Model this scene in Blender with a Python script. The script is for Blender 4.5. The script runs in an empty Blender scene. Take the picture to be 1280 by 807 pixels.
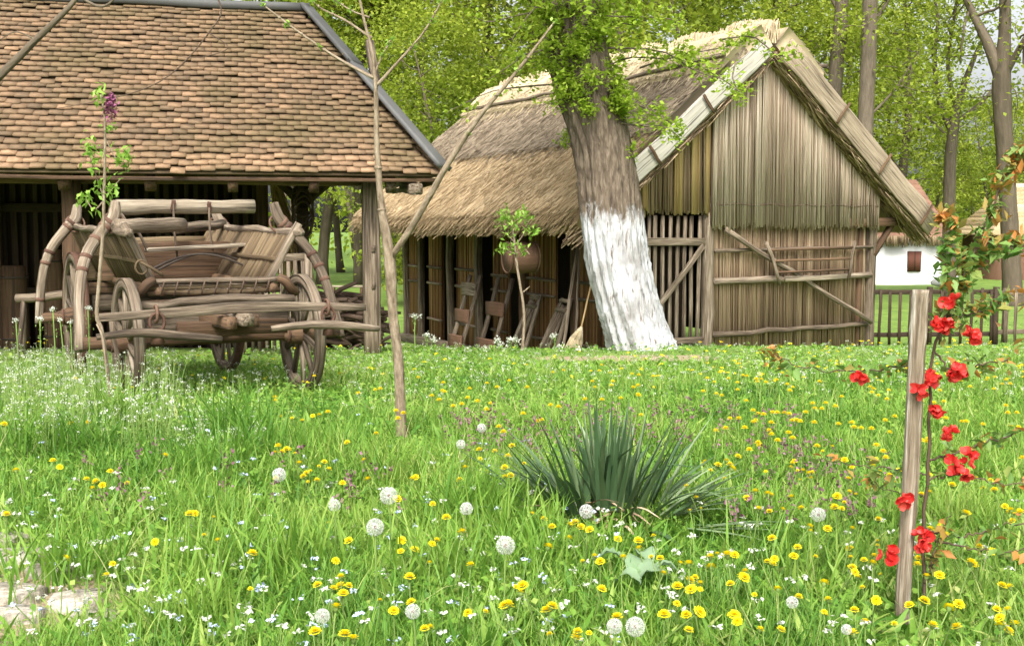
import bpy, math, random
import numpy as np
from mathutils import Vector

rng = np.random.default_rng(7)
random.seed(7)
R = math.radians
C = bpy.context.scene.collection
scene = bpy.context.scene

# ------------------------------------------------------------------ camera, light, exposure
EYE = np.array((0.0, 0.0, 1.25))
FPX = 1372.0                       # focal length in photo pixels (1280 wide)
PITCH = R(5.06)
cam_d = bpy.data.cameras.new('camera')
cam_d.sensor_width = 36.0
cam_d.lens = 36.0 * FPX / 1280.0
cam_d.clip_end = 2000.0
cam_d.clip_start = 0.05
cam = bpy.data.objects.new('camera', cam_d)
C.objects.link(cam)
cam.location = EYE
cam.rotation_euler = (R(90) - PITCH, 0, 0)
scene.camera = cam

SUN_EL, SUN_AZ = R(50), R(-173)     # azimuth clockwise from +Y
world = bpy.data.worlds.new('World')
scene.world = world
world.use_nodes = True
wn = world.node_tree
bg = wn.nodes['Background']
sky = wn.nodes.new('ShaderNodeTexSky')
sky.sky_type = 'NISHITA'
sky.sun_disc = False
sky.sun_elevation = SUN_EL
sky.sun_rotation = SUN_AZ
sky.air_density = 1.0
sky.dust_density = 7.0
sky.ozone_density = 0.6
hs = wn.nodes.new('ShaderNodeHueSaturation')      # bright thin overcast: a pale sky
hs.inputs['Saturation'].default_value = .22
hs.inputs['Value'].default_value = 1.15
wn.links.new(sky.outputs[0], hs.inputs['Color'])
wn.links.new(hs.outputs[0], bg.inputs[0])
bg.inputs[1].default_value = 0.15
sun_d = bpy.data.lights.new('sun', 'SUN')
sun_d.energy = 1.5
sun_d.angle = R(12)
sun_d.color = (1.0, 0.925, 0.81)
sun = bpy.data.objects.new('sun', sun_d)
C.objects.link(sun)
sdir = Vector((math.sin(SUN_AZ) * math.cos(SUN_EL), math.cos(SUN_AZ) * math.cos(SUN_EL), math.sin(SUN_EL)))
sun.rotation_euler = sdir.to_track_quat('Z', 'Y').to_euler()
sun.location = (-5, -5, 12)
scene.view_settings.view_transform = 'Standard'
scene.view_settings.look = 'None'
scene.view_settings.gamma = 1.0
scene.view_settings.exposure = 1.02
scene.render.engine = 'CYCLES'

# ------------------------------------------------------------------ helpers
def P(x, y, depth):
    """world point on the sight line of a photo pixel, at a depth along +Y (used to survey the place)"""
    dx = (x - 640.0) / FPX
    dy = -(y - 403.5) / FPX
    d = np.array((dx, math.cos(PITCH) + dy * math.sin(PITCH), -math.sin(PITCH) + dy * math.cos(PITCH)))
    return EYE + d * (depth / d[1])

TY = np.array([-50, 0, 7.0, 8.7, 10.5, 11.5, 13.0, 14.6, 15.4, 17.0, 20, 25, 50, 150, 700], float)
TZ = np.array([0, 0, -.01, -.12, -.22, -.26, -.31, -.37, -.46, -.75, -1.05, -1.30, -1.42, -1.65, -3.0], float)
def nz(x, y, s=1.0, seed=0):
    r_ = np.random.default_rng(1000 + seed)
    v = 0
    for k in range(5):
        a = r_.uniform(0, 6.28); f = s * r_.uniform(.7, 1.6) * (1.0 + .5 * k)
        v = v + np.sin(f * (x * math.cos(a) + y * math.sin(a)) + r_.uniform(0, 6.28)) / (1 + .35 * k)
    return v / 3.2
def ground(x, y):
    x = np.asarray(x, float); y = np.asarray(y, float)
    z = 0
    for o in (-.5, 0, .5):
        z = z + np.interp(y + o, TY, TZ) / 3
    return z + .018 * nz(x, y, 2.2, 1) + .03 * nz(x, y, .5, 2)

def on_ray(x, y, h):
    """ground spot whose point h above it lies on the sight line of the pixel"""
    lo, hi = 1.5, 60.0
    ds = np.linspace(1.5, 40, 800)
    for d in ds:
        p = P(x, y, d)
        if p[2] < ground(p[0], p[1]) + h:
            return np.array((p[0], p[1], float(ground(p[0], p[1]))))
    p = P(x, y, 40.0)
    return np.array((p[0], p[1], float(ground(p[0], p[1]))))

class MB:
    def __init__(s):
        s.V = []; s.T = []; s.G = []; s.F = []; s.n = 0
    def add(s, V, faces, tint=0.5, gv=None, mat=0):
        V = np.asarray(V, float).reshape(-1, 3)
        m = len(V)
        s.V.append(V)
        t = np.asarray(tint, float)
        s.T.append(np.full(m, float(t)) if t.ndim == 0 else t.reshape(-1))
        s.G.append(V.copy() if gv is None else np.asarray(gv, float).reshape(-1, 3))
        for f in faces:
            f = np.asarray(f, np.int64)
            if f.size:
                s.F.append((f + s.n, mat))
        s.n += m
    def build(s, name, mats, parent=None, origin=(0, 0, 0), smooth=False):
        if not isinstance(mats, (list, tuple)): mats = [mats]
        me = bpy.data.meshes.new(name)
        V = np.concatenate(s.V) - np.asarray(origin, float)
        me.vertices.add(len(V)); me.vertices.foreach_set('co', V.astype(np.float32).ravel())
        nl = sum(f.size for f, _ in s.F); npol = sum(len(f) for f, _ in s.F)
        me.loops.add(nl); me.polygons.add(npol)
        li = np.concatenate([f.ravel() for f, _ in s.F])
        lt = np.concatenate([np.full(len(f), f.shape[1]) for f, _ in s.F])
        ls = np.concatenate([[0], np.cumsum(lt)[:-1]])
        mi = np.concatenate([np.full(len(f), m) for f, m in s.F])
        me.loops.foreach_set('vertex_index', li.astype(np.int32))
        me.polygons.foreach_set('loop_start', ls.astype(np.int32))
        me.polygons.foreach_set('loop_total', lt.astype(np.int32))
        for m in mats: me.materials.append(m)
        me.polygons.foreach_set('material_index', mi.astype(np.int32))
        if smooth: me.polygons.foreach_set('use_smooth', np.ones(npol, bool))
        a = me.attributes.new('tint', 'FLOAT', 'POINT'); a.data.foreach_set('value', np.concatenate(s.T).astype(np.float32))
        a = me.attributes.new('gv', 'FLOAT_VECTOR', 'POINT'); a.data.foreach_set('vector', np.concatenate(s.G).astype(np.float32).ravel())
        me.update(calc_edges=True)
        me.validate()
        o = bpy.data.objects.new(name, me)
        C.objects.link(o)
        if parent is not None: o.parent = parent
        return o

def tag(o, label=None, cat=None, group=None, kind=None):
    if label: o['label'] = label
    if cat: o['category'] = cat
    if group: o['group'] = group
    if kind: o['kind'] = kind
    return o
def thing(name, label, cat, loc=(0, 0, 0), group=None):
    o = bpy.data.objects.new(name, None); C.objects.link(o)
    o.location = loc; o.empty_display_size = .2
    return tag(o, label, cat, group)
def copy_tree(o, parent=None):
    c = o.copy(); C.objects.link(c)
    if parent is not None: c.parent = parent
    for ch in list(o.children): copy_tree(ch, c)
    return c

def norm(v):
    v = np.asarray(v, float); return v / (np.linalg.norm(v) + 1e-12)
CIRC = {}
def circ(n):
    if n not in CIRC:
        a = np.arange(n) * 2 * math.pi / n; CIRC[n] = np.stack([np.cos(a), np.sin(a)], 1)
    return CIRC[n]
RECT = np.array([(-.82, -1), (.82, -1), (1, -.82), (1, .82), (.82, 1), (-.82, 1), (-1, .82), (-1, -.82)], float)
def tube(mb, pts, rad, n=8, prof=None, up=(0, 0, 1), tint=None, cap=True, jit=0.0, mat=0):
    pts = np.asarray(pts, float); k = len(pts)
    rad = np.asarray(rad, float)
    if rad.ndim == 0: rad = np.full(k, float(rad))
    if rad.ndim == 1: rad = np.stack([rad, rad], 1) if len(rad) == k and prof is None or len(rad) == k and k != 2 else (np.tile(rad, (k, 1)) if prof is not None else np.stack([rad, rad], 1))
    pr = circ(n) if prof is None else prof
    n = len(pr)
    tan = np.gradient(pts, axis=0)
    tan /= (np.linalg.norm(tan, axis=1, keepdims=True) + 1e-12)
    u0 = np.asarray(up, float)
    if abs(np.dot(u0, tan[0])) > .95: u0 = np.array((1.0, 0, 0)) if abs(tan[0][0]) < .9 else np.array((0, 1.0, 0))
    V = np.zeros((k, n, 3)); G = np.zeros((k, n, 3))
    L = np.concatenate([[0], np.cumsum(np.linalg.norm(np.diff(pts, axis=0), axis=1))])
    off = rng.uniform(0, 20, 3)
    B = u0
    for i in range(k):
        A = np.cross(B, tan[i]); A = norm(A); B = norm(np.cross(tan[i], A))
        q = pr * rad[i]
        if jit: q = q * (1 + rng.uniform(-jit, jit, (n, 1)))
        V[i] = pts[i] + q[:, :1] * A + q[:, 1:] * B
        G[i, :, 0] = q[:, 0]; G[i, :, 1] = q[:, 1]; G[i, :, 2] = L[i]
    G += off
    idx = np.arange(k * n).reshape(k, n)
    a = idx[:-1]; b = idx[1:]
    quads = np.stack([a, np.roll(a, -1, 1), np.roll(b, -1, 1), b], -1).reshape(-1, 4)
    F = [quads]
    if cap:
        F.append(idx[0][::-1].reshape(1, n)); F.append(idx[-1].reshape(1, n))
    mb.add(V.reshape(-1, 3), F, rng.uniform(0, 1) if tint is None else tint, G.reshape(-1, 3), mat)
def lerp(a, b, t): return np.asarray(a, float) * (1 - t) + np.asarray(b, float) * t
def bar(mb, p0, p1, w, h, up=(0, 0, 1), seg=3, wob=.004, tint=None, mat=0):
    """squared timber, w across and h along 'up'"""
    t = np.linspace(0, 1, seg + 1)[:, None]
    pts = np.asarray(p0, float) * (1 - t) + np.asarray(p1, float) * t
    pts = pts + rng.normal(0, wob, pts.shape)
    sc = np.stack([np.full(seg + 1, w / 2), np.full(seg + 1, h / 2)], 1) * rng.uniform(.95, 1.05, (seg + 1, 1))
    tube(mb, pts, sc, prof=RECT, up=up, tint=tint, mat=mat)
def pole(mb, p0, p1, r0, r1=None, seg=5, wob=.012, n=8, bend=0.0, tint=None, jit=.05):
    r1 = r0 if r1 is None else r1
    t = np.linspace(0, 1, seg + 1)[:, None]
    pts = np.asarray(p0, float) * (1 - t) + np.asarray(p1, float) * t
    w = rng.normal(0, wob, pts.shape); w[0] *= .2; w[-1] *= .2
    pts = pts + w
    pts[:, 2] += bend * np.sin(t[:, 0] * math.pi)
    rr = (r0 + (r1 - r0) * t[:, 0]) * rng.uniform(.94, 1.06, seg + 1)
    tube(mb, pts, np.stack([rr, rr], 1), n=n, tint=tint, jit=jit)
def spline(ctrl, k):
    c = np.asarray(ctrl, float); m = len(c)
    s = np.linspace(0, m - 1, k); out = np.zeros((k, c.shape[1]))
    for i, x in enumerate(s):
        j = min(int(x), m - 2); t = x - j
        p0 = c[max(j - 1, 0)]; p1 = c[j]; p2 = c[j + 1]; p3 = c[min(j + 2, m - 1)]
        out[i] = .5 * ((2 * p1) + (-p0 + p2) * t + (2 * p0 - 5 * p1 + 4 * p2 - p3) * t ** 2 + (-p0 + 3 * p1 - 3 * p2 + p3) * t ** 3)
    return out
def straws(mb, p0, p1, r, tint, bend=None, mat=0):
    """many thin three-sided stalks at once"""
    p0 = np.asarray(p0, float); p1 = np.asarray(p1, float); N = len(p0)
    r = np.broadcast_to(np.asarray(r, float), (N,))
    ax = p1 - p0; L = np.linalg.norm(ax, axis=1, keepdims=True); ax = ax / (L + 1e-9)
    ref = np.where(np.abs(ax[:, 2:3]) > .9, np.array([[1.0, 0, 0]]), np.array([[0, 0, 1.0]]))
    A = np.cross(ax, ref); A /= np.linalg.norm(A, axis=1, keepdims=True) + 1e-9
    B = np.cross(ax, A)
    ph = rng.uniform(0, 6.28, N)
    V = np.zeros((N, 6, 3)); G = np.zeros((N, 6, 3))
    off = rng.uniform(0, 30, (N, 3))
    for j in range(3):
        a = ph + j * 2.0944
        d = (np.cos(a)[:, None] * A + np.sin(a)[:, None] * B) * r[:, None]
        V[:, j] = p0 + d; V[:, 3 + j] = p1 + d * .8
        G[:, j] = off + np.stack([np.cos(a) * r, np.sin(a) * r, 0 * r], 1)
        G[:, 3 + j] = G[:, j]; G[:, 3 + j, 2] += L[:, 0]
    b = (np.arange(N) * 6)[:, None]
    Fq = np.concatenate([b + np.array([[j, (j + 1) % 3, 3 + (j + 1) % 3, 3 + j]]) for j in range(3)])
    mb.add(V.reshape(-1, 3), [Fq, b + np.array([[3, 4, 5]])], np.repeat(np.broadcast_to(tint, (N,)), 6), G.reshape(-1, 3), mat)
def blades(mb, base, az, L, w, lean, curl, tint, seg=3, mat=0, fold=0.0):
    """many curved tapering blades at once; lean/curl in radians from the vertical"""
    N = len(base)
    f = lambda v: np.broadcast_to(np.asarray(v, float), (N,))
    az, L, w, lean, curl, tint = map(f, (az, L, w, lean, curl, tint))
    d = np.stack([np.cos(az), np.sin(az), 0 * az], 1)
    tw = rng.uniform(-.9, .9, N)
    sd = np.stack([-np.sin(az + tw), np.cos(az + tw), 0 * az], 1)
    p = np.asarray(base, float).copy()
    rows = []; G = []
    prof = [1.0, .95, .75, .45, .2] if seg >= 4 else [.9, 1.0, .62, .3]
    for i in range(seg):
        a = lean + curl * (i / seg)
        if i:
            p = p + (L / seg)[:, None] * (np.sin(a)[:, None] * d + np.cos(a)[:, None] * np.array([[0, 0, 1.0]]))
        hw = (w * .5 * prof[min(i, len(prof) - 1)])[:, None]
        rows += [p - sd * hw, p + sd * hw]
    a = lean + curl
    tip = p + (L / seg)[:, None] * (np.sin(a)[:, None] * d + np.cos(a)[:, None] * np.array([[0, 0, 1.0]]))
    rows.append(tip)
    V = np.stack(rows, 1); m = V.shape[1]
    b = (np.arange(N) * m)[:, None]
    Fq = [b + np.array([[2 * i, 2 * i + 1, 2 * i + 3, 2 * i + 2]]) for i in range(seg - 1)]
    Ft = b + np.array([[2 * seg - 2, 2 * seg - 1, 2 * seg]])
    mb.add(V.reshape(-1, 3), ([np.concatenate(Fq)] if Fq else []) + [Ft], np.repeat(tint, m), None, mat)
def leaves(mb, cen, size, tint, aspect=.55, flat=0.35, mat=0, droop=0.0):
    """many folded lozenge leaves at once"""
    cen = np.asarray(cen, float); N = len(cen)
    size = np.broadcast_to(np.asarray(size, float), (N,)); tint = np.broadcast_to(np.asarray(tint, float), (N,))
    a = rng.uniform(0, 6.28, N); e = rng.normal(-droop, flat, N)
    d = np.stack([np.cos(a) * np.cos(e), np.sin(a) * np.cos(e), np.sin(e)], 1)
    s = np.stack([-np.sin(a), np.cos(a), rng.normal(0, flat, N)], 1); s /= np.linalg.norm(s, axis=1, keepdims=True)
    nrm = np.cross(d, s)
    h = size[:, None]
    V = np.stack([cen - d * h * .5, cen + s * h * .5 * aspect - d * h * .05 + nrm * h * .08, cen + d * h * .5 - nrm * h * .08, cen - s * h * .5 * aspect - d * h * .05 + nrm * h * .08], 1)
    b = (np.arange(N) * 4)[:, None]
    mb.add(V.reshape(-1, 3), [np.concatenate([b + np.array([[0, 1, 2]]), b + np.array([[0, 2, 3]])])], np.repeat(tint, 4), None, mat)
def slab(mb, pts, th, nrm, tint=None):
    """a flat polygon of thickness th"""
    pts = np.asarray(pts, float); n = len(pts); nrm = norm(nrm)
    V = np.concatenate([pts, pts + nrm * th])
    F = [np.arange(n)[::-1].reshape(1, n), (np.arange(n) + n).reshape(1, n),
         np.array([[i, (i + 1) % n, n + (i + 1) % n, n + i] for i in range(n)])]
    mb.add(V, F, rng.uniform() if tint is None else tint, V + rng.uniform(0, 5, 3))

# ------------------------------------------------------------------ materials
def mat(name, cols, scale=(8, 8, 8), coord='gv', rough=.8, bump=.3, bscale=None, tintw=.5, transl=0.0, detail=5.0, spec=.3, noise_gain=1.6, dist=.02, extra=None):
    m = bpy.data.materials.new(name); m.use_nodes = True
    nt = m.node_tree; N = nt.nodes; L = nt.links
    bs = N['Principled BSDF']; out = N['Material Output']
    bs.inputs['Roughness'].default_value = rough
    bs.inputs['Specular IOR Level'].default_value = spec
    if coord == 'gv':
        at = N.new('ShaderNodeAttribute'); at.attribute_name = 'gv'; vec = at.outputs['Vector']
    else:
        tc = N.new('ShaderNodeTexCoord'); vec = tc.outputs['Object']
    mp = N.new('ShaderNodeMapping'); mp.inputs['Scale'].default_value = scale; L.new(vec, mp.inputs[0])
    no = N.new('ShaderNodeTexNoise'); no.inputs['Scale'].default_value = 1; no.inputs['Detail'].default_value = detail
    no.inputs['Roughness'].default_value = .62
    L.new(mp.outputs[0], no.inputs['Vector'])
    g = N.new('ShaderNodeMath'); g.operation = 'MULTIPLY_ADD'; g.inputs[1].default_value = noise_gain; g.inputs[2].default_value = .5 - .5 * noise_gain; g.use_clamp = True
    L.new(no.outputs['Fac'], g.inputs[0])
    ti = N.new('ShaderNodeAttribute'); ti.attribute_name = 'tint'
    mx = N.new('ShaderNodeMix'); mx.inputs[0].default_value = tintw
    L.new(g.outputs[0], mx.inputs[2]); L.new(ti.outputs['Fac'], mx.inputs[3])
    rp = N.new('ShaderNodeValToRGB')
    els = rp.color_ramp.elements
    while len(els) < len(cols): els.new(.5)
    for i, c in enumerate(cols):
        els[i].position = i / (len(cols) - 1); els[i].color = (c[0], c[1], c[2], 1)
    L.new(mx.outputs[0], rp.inputs[0])
    col = rp.outputs[0]
    if extra: col = extra(nt, col, bs)
    L.new(col, bs.inputs['Base Color'])
    if bump:
        bp = N.new('ShaderNodeBump'); bp.inputs['Strength'].default_value = bump; bp.inputs['Distance'].default_value = dist
        if bscale:
            mp2 = N.new('ShaderNodeMapping'); mp2.inputs['Scale'].default_value = bscale; L.new(vec, mp2.inputs[0])
            n2 = N.new('ShaderNodeTexNoise'); n2.inputs['Scale'].default_value = 1; n2.inputs['Detail'].default_value = 6; L.new(mp2.outputs[0], n2.inputs['Vector'])
            L.new(n2.outputs['Fac'], bp.inputs['Height'])
        else:
            L.new(no.outputs['Fac'], bp.inputs['Height'])
        L.new(bp.outputs[0], bs.inputs['Normal'])
    if transl:
        tr = N.new('ShaderNodeBsdfTranslucent'); L.new(col, tr.inputs[0])
        ms = N.new('ShaderNodeMixShader'); ms.inputs[0].default_value = transl
        L.new(bs.outputs[0], ms.inputs[1]); L.new(tr.outputs[0], ms.inputs[2]); L.new(ms.outputs[0], out.inputs['Surface'])
    return m

def cracks(nt, col, bs):
    """weathering checks: dark splits that run along the timber"""
    N = nt.nodes; L = nt.links
    at = N.new('ShaderNodeAttribute'); at.attribute_name = 'gv'
    mp = N.new('ShaderNodeMapping'); mp.inputs['Scale'].default_value = (38, 38, 1.1); L.new(at.outputs['Vector'], mp.inputs[0])
    no = N.new('ShaderNodeTexNoise'); no.inputs['Scale'].default_value = 1; no.inputs['Detail'].default_value = 4; L.new(mp.outputs[0], no.inputs['Vector'])
    mr = N.new('ShaderNodeMapRange'); mr.inputs[1].default_value = .36; mr.inputs[2].default_value = .46; mr.inputs[3].default_value = .75; mr.inputs[4].default_value = 0; L.new(no.outputs['Fac'], mr.inputs[0])
    mx = N.new('ShaderNodeMix'); mx.data_type = 'RGBA'; L.new(mr.outputs[0], mx.inputs[0]); L.new(col, mx.inputs[6]); mx.inputs[7].default_value = (.028, .019, .012, 1)
    return mx.outputs[2]
WG = (34, 34, 2.6)
m_wood = mat('weathered_grey_wood', [(.03, .021, .014), (.105, .078, .053), (.215, .168, .119), (.42, .355, .275)], WG, extra=cracks, bump=.9, tintw=.38, noise_gain=2.6, detail=8)
m_woodb = mat('brown_wood', [(.035, .019, .010), (.105, .060, .033), (.20, .128, .075)], WG, extra=cracks, bump=.6, tintw=.4)
m_woodp = mat('pale_bleached_wood', [(.11, .088, .06), (.26, .215, .155), (.40, .35, .275)], WG, extra=cracks, bump=.7, tintw=.2, noise_gain=2.4, detail=8)
m_woodw = mat('white_board', [(.30, .275, .23), (.46, .435, .38), (.56, .53, .47)], WG, extra=cracks, bump=.4, tintw=.2)
m_woodd = mat('dark_old_wood', [(.016, .010, .006), (.042, .027, .016), (.085, .056, .034)], WG, bump=.6, tintw=.4)  # old wood, darkened further to deepen the shade inside shed and barn
m_redwood = mat('red_brown_boards', [(.075, .035, .02), (.145, .078, .048), (.21, .125, .08)], WG, bump=.5, tintw=.4)
m_lath = mat('sun_bleached_lath', [(.04, .026, .014), (.125, .086, .046), (.24, .18, .105)], (60, 60, 3), bump=.6, tintw=.5)
m_rust = mat('rusty_iron', [(.04, .020, .013), (.105, .054, .035), (.17, .105, .07)], (30, 30, 30), rough=.75, bump=.4)
m_iron = mat('dark_iron', [(.03, .022, .016), (.075, .058, .045)], (30, 30, 30), rough=.6, bump=.3)
m_thatchg = mat('golden_thatch', [(.15, .098, .05), (.41, .30, .168), (.67, .535, .35)], (90, 90, 4), bump=.6, tintw=.75)
m_reeds = mat('golden_brown_reed', [(.045, .020, .009), (.23, .115, .050), (.48, .28, .135)], (120, 120, 3), bump=.5, tintw=.7)
m_thatchw = mat('weathered_thatch', [(.105, .08, .053), (.26, .205, .142), (.43, .36, .265)], (90, 90, 4), bump=.6, tintw=.75)
m_thatchp = mat('pale_ridge_thatch', [(.25, .19, .11), (.50, .405, .255), (.68, .58, .40)], (90, 90, 4), bump=.5, tintw=.75)
m_reed = mat('grey_reed', [(.05, .033, .024), (.36, .265, .195), (.56, .45, .35), (.82, .72, .61)], (120, 120, 3), bump=.5, tintw=.85)
m_reedg = mat('golden_reed', [(.20, .12, .045), (.42, .28, .125), (.62, .45, .22)], (120, 120, 3), bump=.5, tintw=.7)
m_reedl = mat('brown_reed_wall', [(.065, .04, .024), (.34, .235, .148), (.64, .49, .335)], (120, 120, 3), bump=.5, tintw=.8)
def tile_extra(nt, col, bs):
    N = nt.nodes; L = nt.links
    tc = N.new('ShaderNodeTexCoord')
    no = N.new('ShaderNodeTexNoise'); no.inputs['Scale'].default_value = 1.3; no.inputs['Detail'].default_value = 6; L.new(tc.outputs['Object'], no.inputs['Vector'])
    mr = N.new('ShaderNodeMapRange'); mr.inputs[1].default_value = .44; mr.inputs[2].default_value = .66; mr.inputs[4].default_value = .82; L.new(no.outputs['Fac'], mr.inputs[0])
    mx = N.new('ShaderNodeMix'); mx.data_type = 'RGBA'; L.new(mr.outputs[0], mx.inputs[0]); L.new(col, mx.inputs[6]); mx.inputs[7].default_value = (.12, .088, .042, 1)
    return mx.outputs[2]
m_tile = mat('weathered_clay_tile', [(.06, .042, .025), (.13, .088, .052), (.225, .142, .082), (.40, .252, .150)], (12, 12, 12), bump=.4, tintw=.6, extra=tile_extra)
m_tile2 = mat('dull_red_tile', [(.13, .065, .04), (.26, .145, .10)], (6, 6, 6), bump=.4, tintw=.5)
m_zinc = mat('grey_zinc', [(.05, .05, .048), (.12, .12, .118)], (3, 3, 3), rough=.65, bump=.15, spec=.4)
m_plaster = mat('white_limewash', [(.74, .74, .75), (.84, .84, .85)], (3, 3, 3), coord='obj', bump=.15, tintw=0)
m_shutter = mat('brown_shutter', [(.10, .035, .022), (.15, .06, .04)], (9, 9, 2), bump=.2)
m_stone = mat('pale_flagstone', [(.07, .075, .035), (.24, .21, .165), (.40, .365, .305), (.46, .43, .37)], (16, 16, 16), bump=1.0, bscale=(40, 40, 40), noise_gain=2.6, tintw=.15)
m_stone2 = mat('grey_boulder', [(.30, .30, .29), (.58, .58, .56)], (6, 6, 6), bump=.5)
m_bark = mat('grey_brown_bark', [(.045, .034, .024), (.12, .095, .068), (.21, .175, .13)], (14, 14, 3), bump=.9, tintw=.25, dist=.04)
m_bark2 = mat('dark_bark', [(.04, .031, .021), (.105, .082, .056), (.18, .145, .105)], (9, 9, 2), bump=.8, tintw=.3, dist=.05)
m_twig = mat('sapling_bark', [(.09, .065, .04), (.22, .17, .115), (.36, .295, .215)], (40, 40, 14), bump=.8, tintw=.15, noise_gain=2.4)
m_twigd = mat('dark_twig_bark', [(.05, .032, .022), (.12, .08, .055)], (50, 50, 8), bump=.3, tintw=.3)
LF = (3, 3, 3)
m_leaf = mat('spring_lime_leaf', [(.13, .23, .014), (.29, .42, .035), (.44, .54, .08)], (.5, .5, .5), coord='obj', rough=.55, bump=0, tintw=.65, transl=.5)
m_leafw = mat('woodland_leaf', [(.045, .075, .010), (.25, .325, .030), (.50, .54, .08)], (.22, .22, .22), coord='obj', rough=.6, bump=0, tintw=.55, transl=.5, noise_gain=2.2)
m_leafb = mat('fresh_green_leaf', [(.12, .25, .025), (.25, .43, .06), (.38, .54, .12)], LF, coord='obj', rough=.5, bump=0, tintw=.8, transl=.4)
m_leafq = mat('bronze_young_leaf', [(.10, .22, .04), (.20, .31, .08), (.44, .19, .05), (.52, .20, .05)], LF, coord='obj', rough=.45, bump=0, tintw=.95, transl=.35)
m_grass = mat('meadow_grass', [(.024, .085, .016), (.095, .235, .028), (.205, .365, .050), (.36, .46, .11), (.55, .50, .27)], (.9, .9, .9), coord='obj', rough=.55, bump=0, tintw=.6, transl=.42, noise_gain=2.0)
m_stem = mat('flower_stem', [(.13, .22, .05), (.24, .34, .09)], LF, coord='obj', bump=0, transl=.2, tintw=.8)
m_yucca = mat('yucca_leaf', [(.020, .050, .022), (.058, .112, .045), (.125, .195, .085), (.30, .37, .22)], (4, 4, 4), coord='obj', rough=.45, bump=0, tintw=.8, transl=.12, spec=.45)
m_dock = mat('dusty_dock_leaf', [(.16, .26, .13), (.26, .36, .22)], (9, 9, 9), coord='obj', rough=.6, bump=.3, tintw=.5, transl=.25)
m_yel = mat('dandelion_yellow', [(.66, .44, .0), (.84, .68, .004), (.86, .76, .02)], LF, coord='obj', rough=.6, bump=0, tintw=.9, transl=.2)
m_clock = mat('dandelion_down', [(.82, .82, .80), (.90, .90, .89)], LF, coord='obj', rough=.8, bump=0, tintw=.9, transl=.3)
m_seed = mat('dandelion_seed_core', [(.12, .09, .05), (.20, .15, .09)], LF, coord='obj', bump=0)
m_white = mat('white_petal', [(.44, .48, .36), (.72, .73, .67)], LF, coord='obj', rough=.7, bump=0, tintw=.9, transl=.3)
m_blue = mat('pale_blue_petal', [(.34, .42, .68), (.55, .62, .80)], LF, coord='obj', bump=0, tintw=.9)
m_purple = mat('purple_petal', [(.10, .05, .06), (.21, .10, .13), (.30, .17, .22)], LF, coord='obj', bump=0, tintw=.9, transl=.2)
m_red = mat('coral_red_petal', [(.42, .012, .012), (.66, .030, .028), (.78, .10, .08)], LF, coord='obj', rough=.5, bump=0, tintw=.9, transl=.25)
m_lilac = mat('lilac_petal', [(.20, .05, .11), (.33, .12, .22)], LF, coord='obj', bump=0, tintw=.9, transl=.2)
def white_base(nt, col, bs):
    """limewash brushed on the lower trunk, ragged at its top edge and worn off in the furrows"""
    N = nt.nodes; L = nt.links
    tc = N.new('ShaderNodeTexCoord'); sp = N.new('ShaderNodeSeparateXYZ'); L.new(tc.outputs['Object'], sp.inputs[0])
    mp = N.new('ShaderNodeMapping'); mp.inputs['Scale'].default_value = (13, 13, 5); L.new(tc.outputs['Object'], mp.inputs[0])
    no = N.new('ShaderNodeTexNoise'); no.inputs['Scale'].default_value = 1; no.inputs['Detail'].default_value = 8; no.inputs['Roughness'].default_value = .7; L.new(mp.outputs[0], no.inputs['Vector'])
    a = N.new('ShaderNodeMath'); a.operation = 'MULTIPLY_ADD'; a.inputs[1].default_value = 1.1; L.new(no.outputs['Fac'], a.inputs[0]); L.new(sp.outputs['Z'], a.inputs[2])
    mr = N.new('ShaderNodeMapRange'); mr.inputs[1].default_value = 2.18; mr.inputs[2].default_value = 2.40; mr.inputs[3].default_value = 1; mr.inputs[4].default_value = 0; L.new(a.outputs[0], mr.inputs[0])
    mp2 = N.new('ShaderNodeMapping'); mp2.inputs['Scale'].default_value = (20, 20, 3.2); L.new(tc.outputs['Object'], mp2.inputs[0])
    n2 = N.new('ShaderNodeTexNoise'); n2.inputs['Scale'].default_value = 1; n2.inputs['Detail'].default_value = 7; L.new(mp2.outputs[0], n2.inputs['Vector'])
    m2 = N.new('ShaderNodeMapRange'); m2.inputs[1].default_value = .30; m2.inputs[2].default_value = .40; L.new(n2.outputs['Fac'], m2.inputs[0])
    mu = N.new('ShaderNodeMath'); mu.operation = 'MULTIPLY'; L.new(mr.outputs[0], mu.inputs[0]); L.new(m2.outputs[0], mu.inputs[1])
    mx = N.new('ShaderNodeMix'); mx.data_type = 'RGBA'; L.new(mu.outputs[0], mx.inputs[0]); L.new(col, mx.inputs[6]); dn = N.new('ShaderNodeTexNoise'); dn.inputs['Scale'].default_value = 2.2; dn.inputs['Detail'].default_value = 8; L.new(tc.outputs['Object'], dn.inputs['Vector'])
    dr = N.new('ShaderNodeValToRGB'); L.new(dn.outputs['Fac'], dr.inputs[0])
    for e_, p_, c_ in ((0, .34, (.27, .26, .25)), (1, .64, (.56, .57, .60))): dr.color_ramp.elements[e_].position = p_; dr.color_ramp.elements[e_].color = c_ + (1,)
    L.new(dr.outputs[0], mx.inputs[7])
    return mx.outputs[2]
m_limetrunk = mat('limewashed_bark', [(.035, .026, .019), (.13, .098, .07), (.29, .235, .175)], (22, 22, 4), coord='obj', bump=.9, tintw=.1, dist=.05, extra=white_base, noise_gain=2.0)
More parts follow.
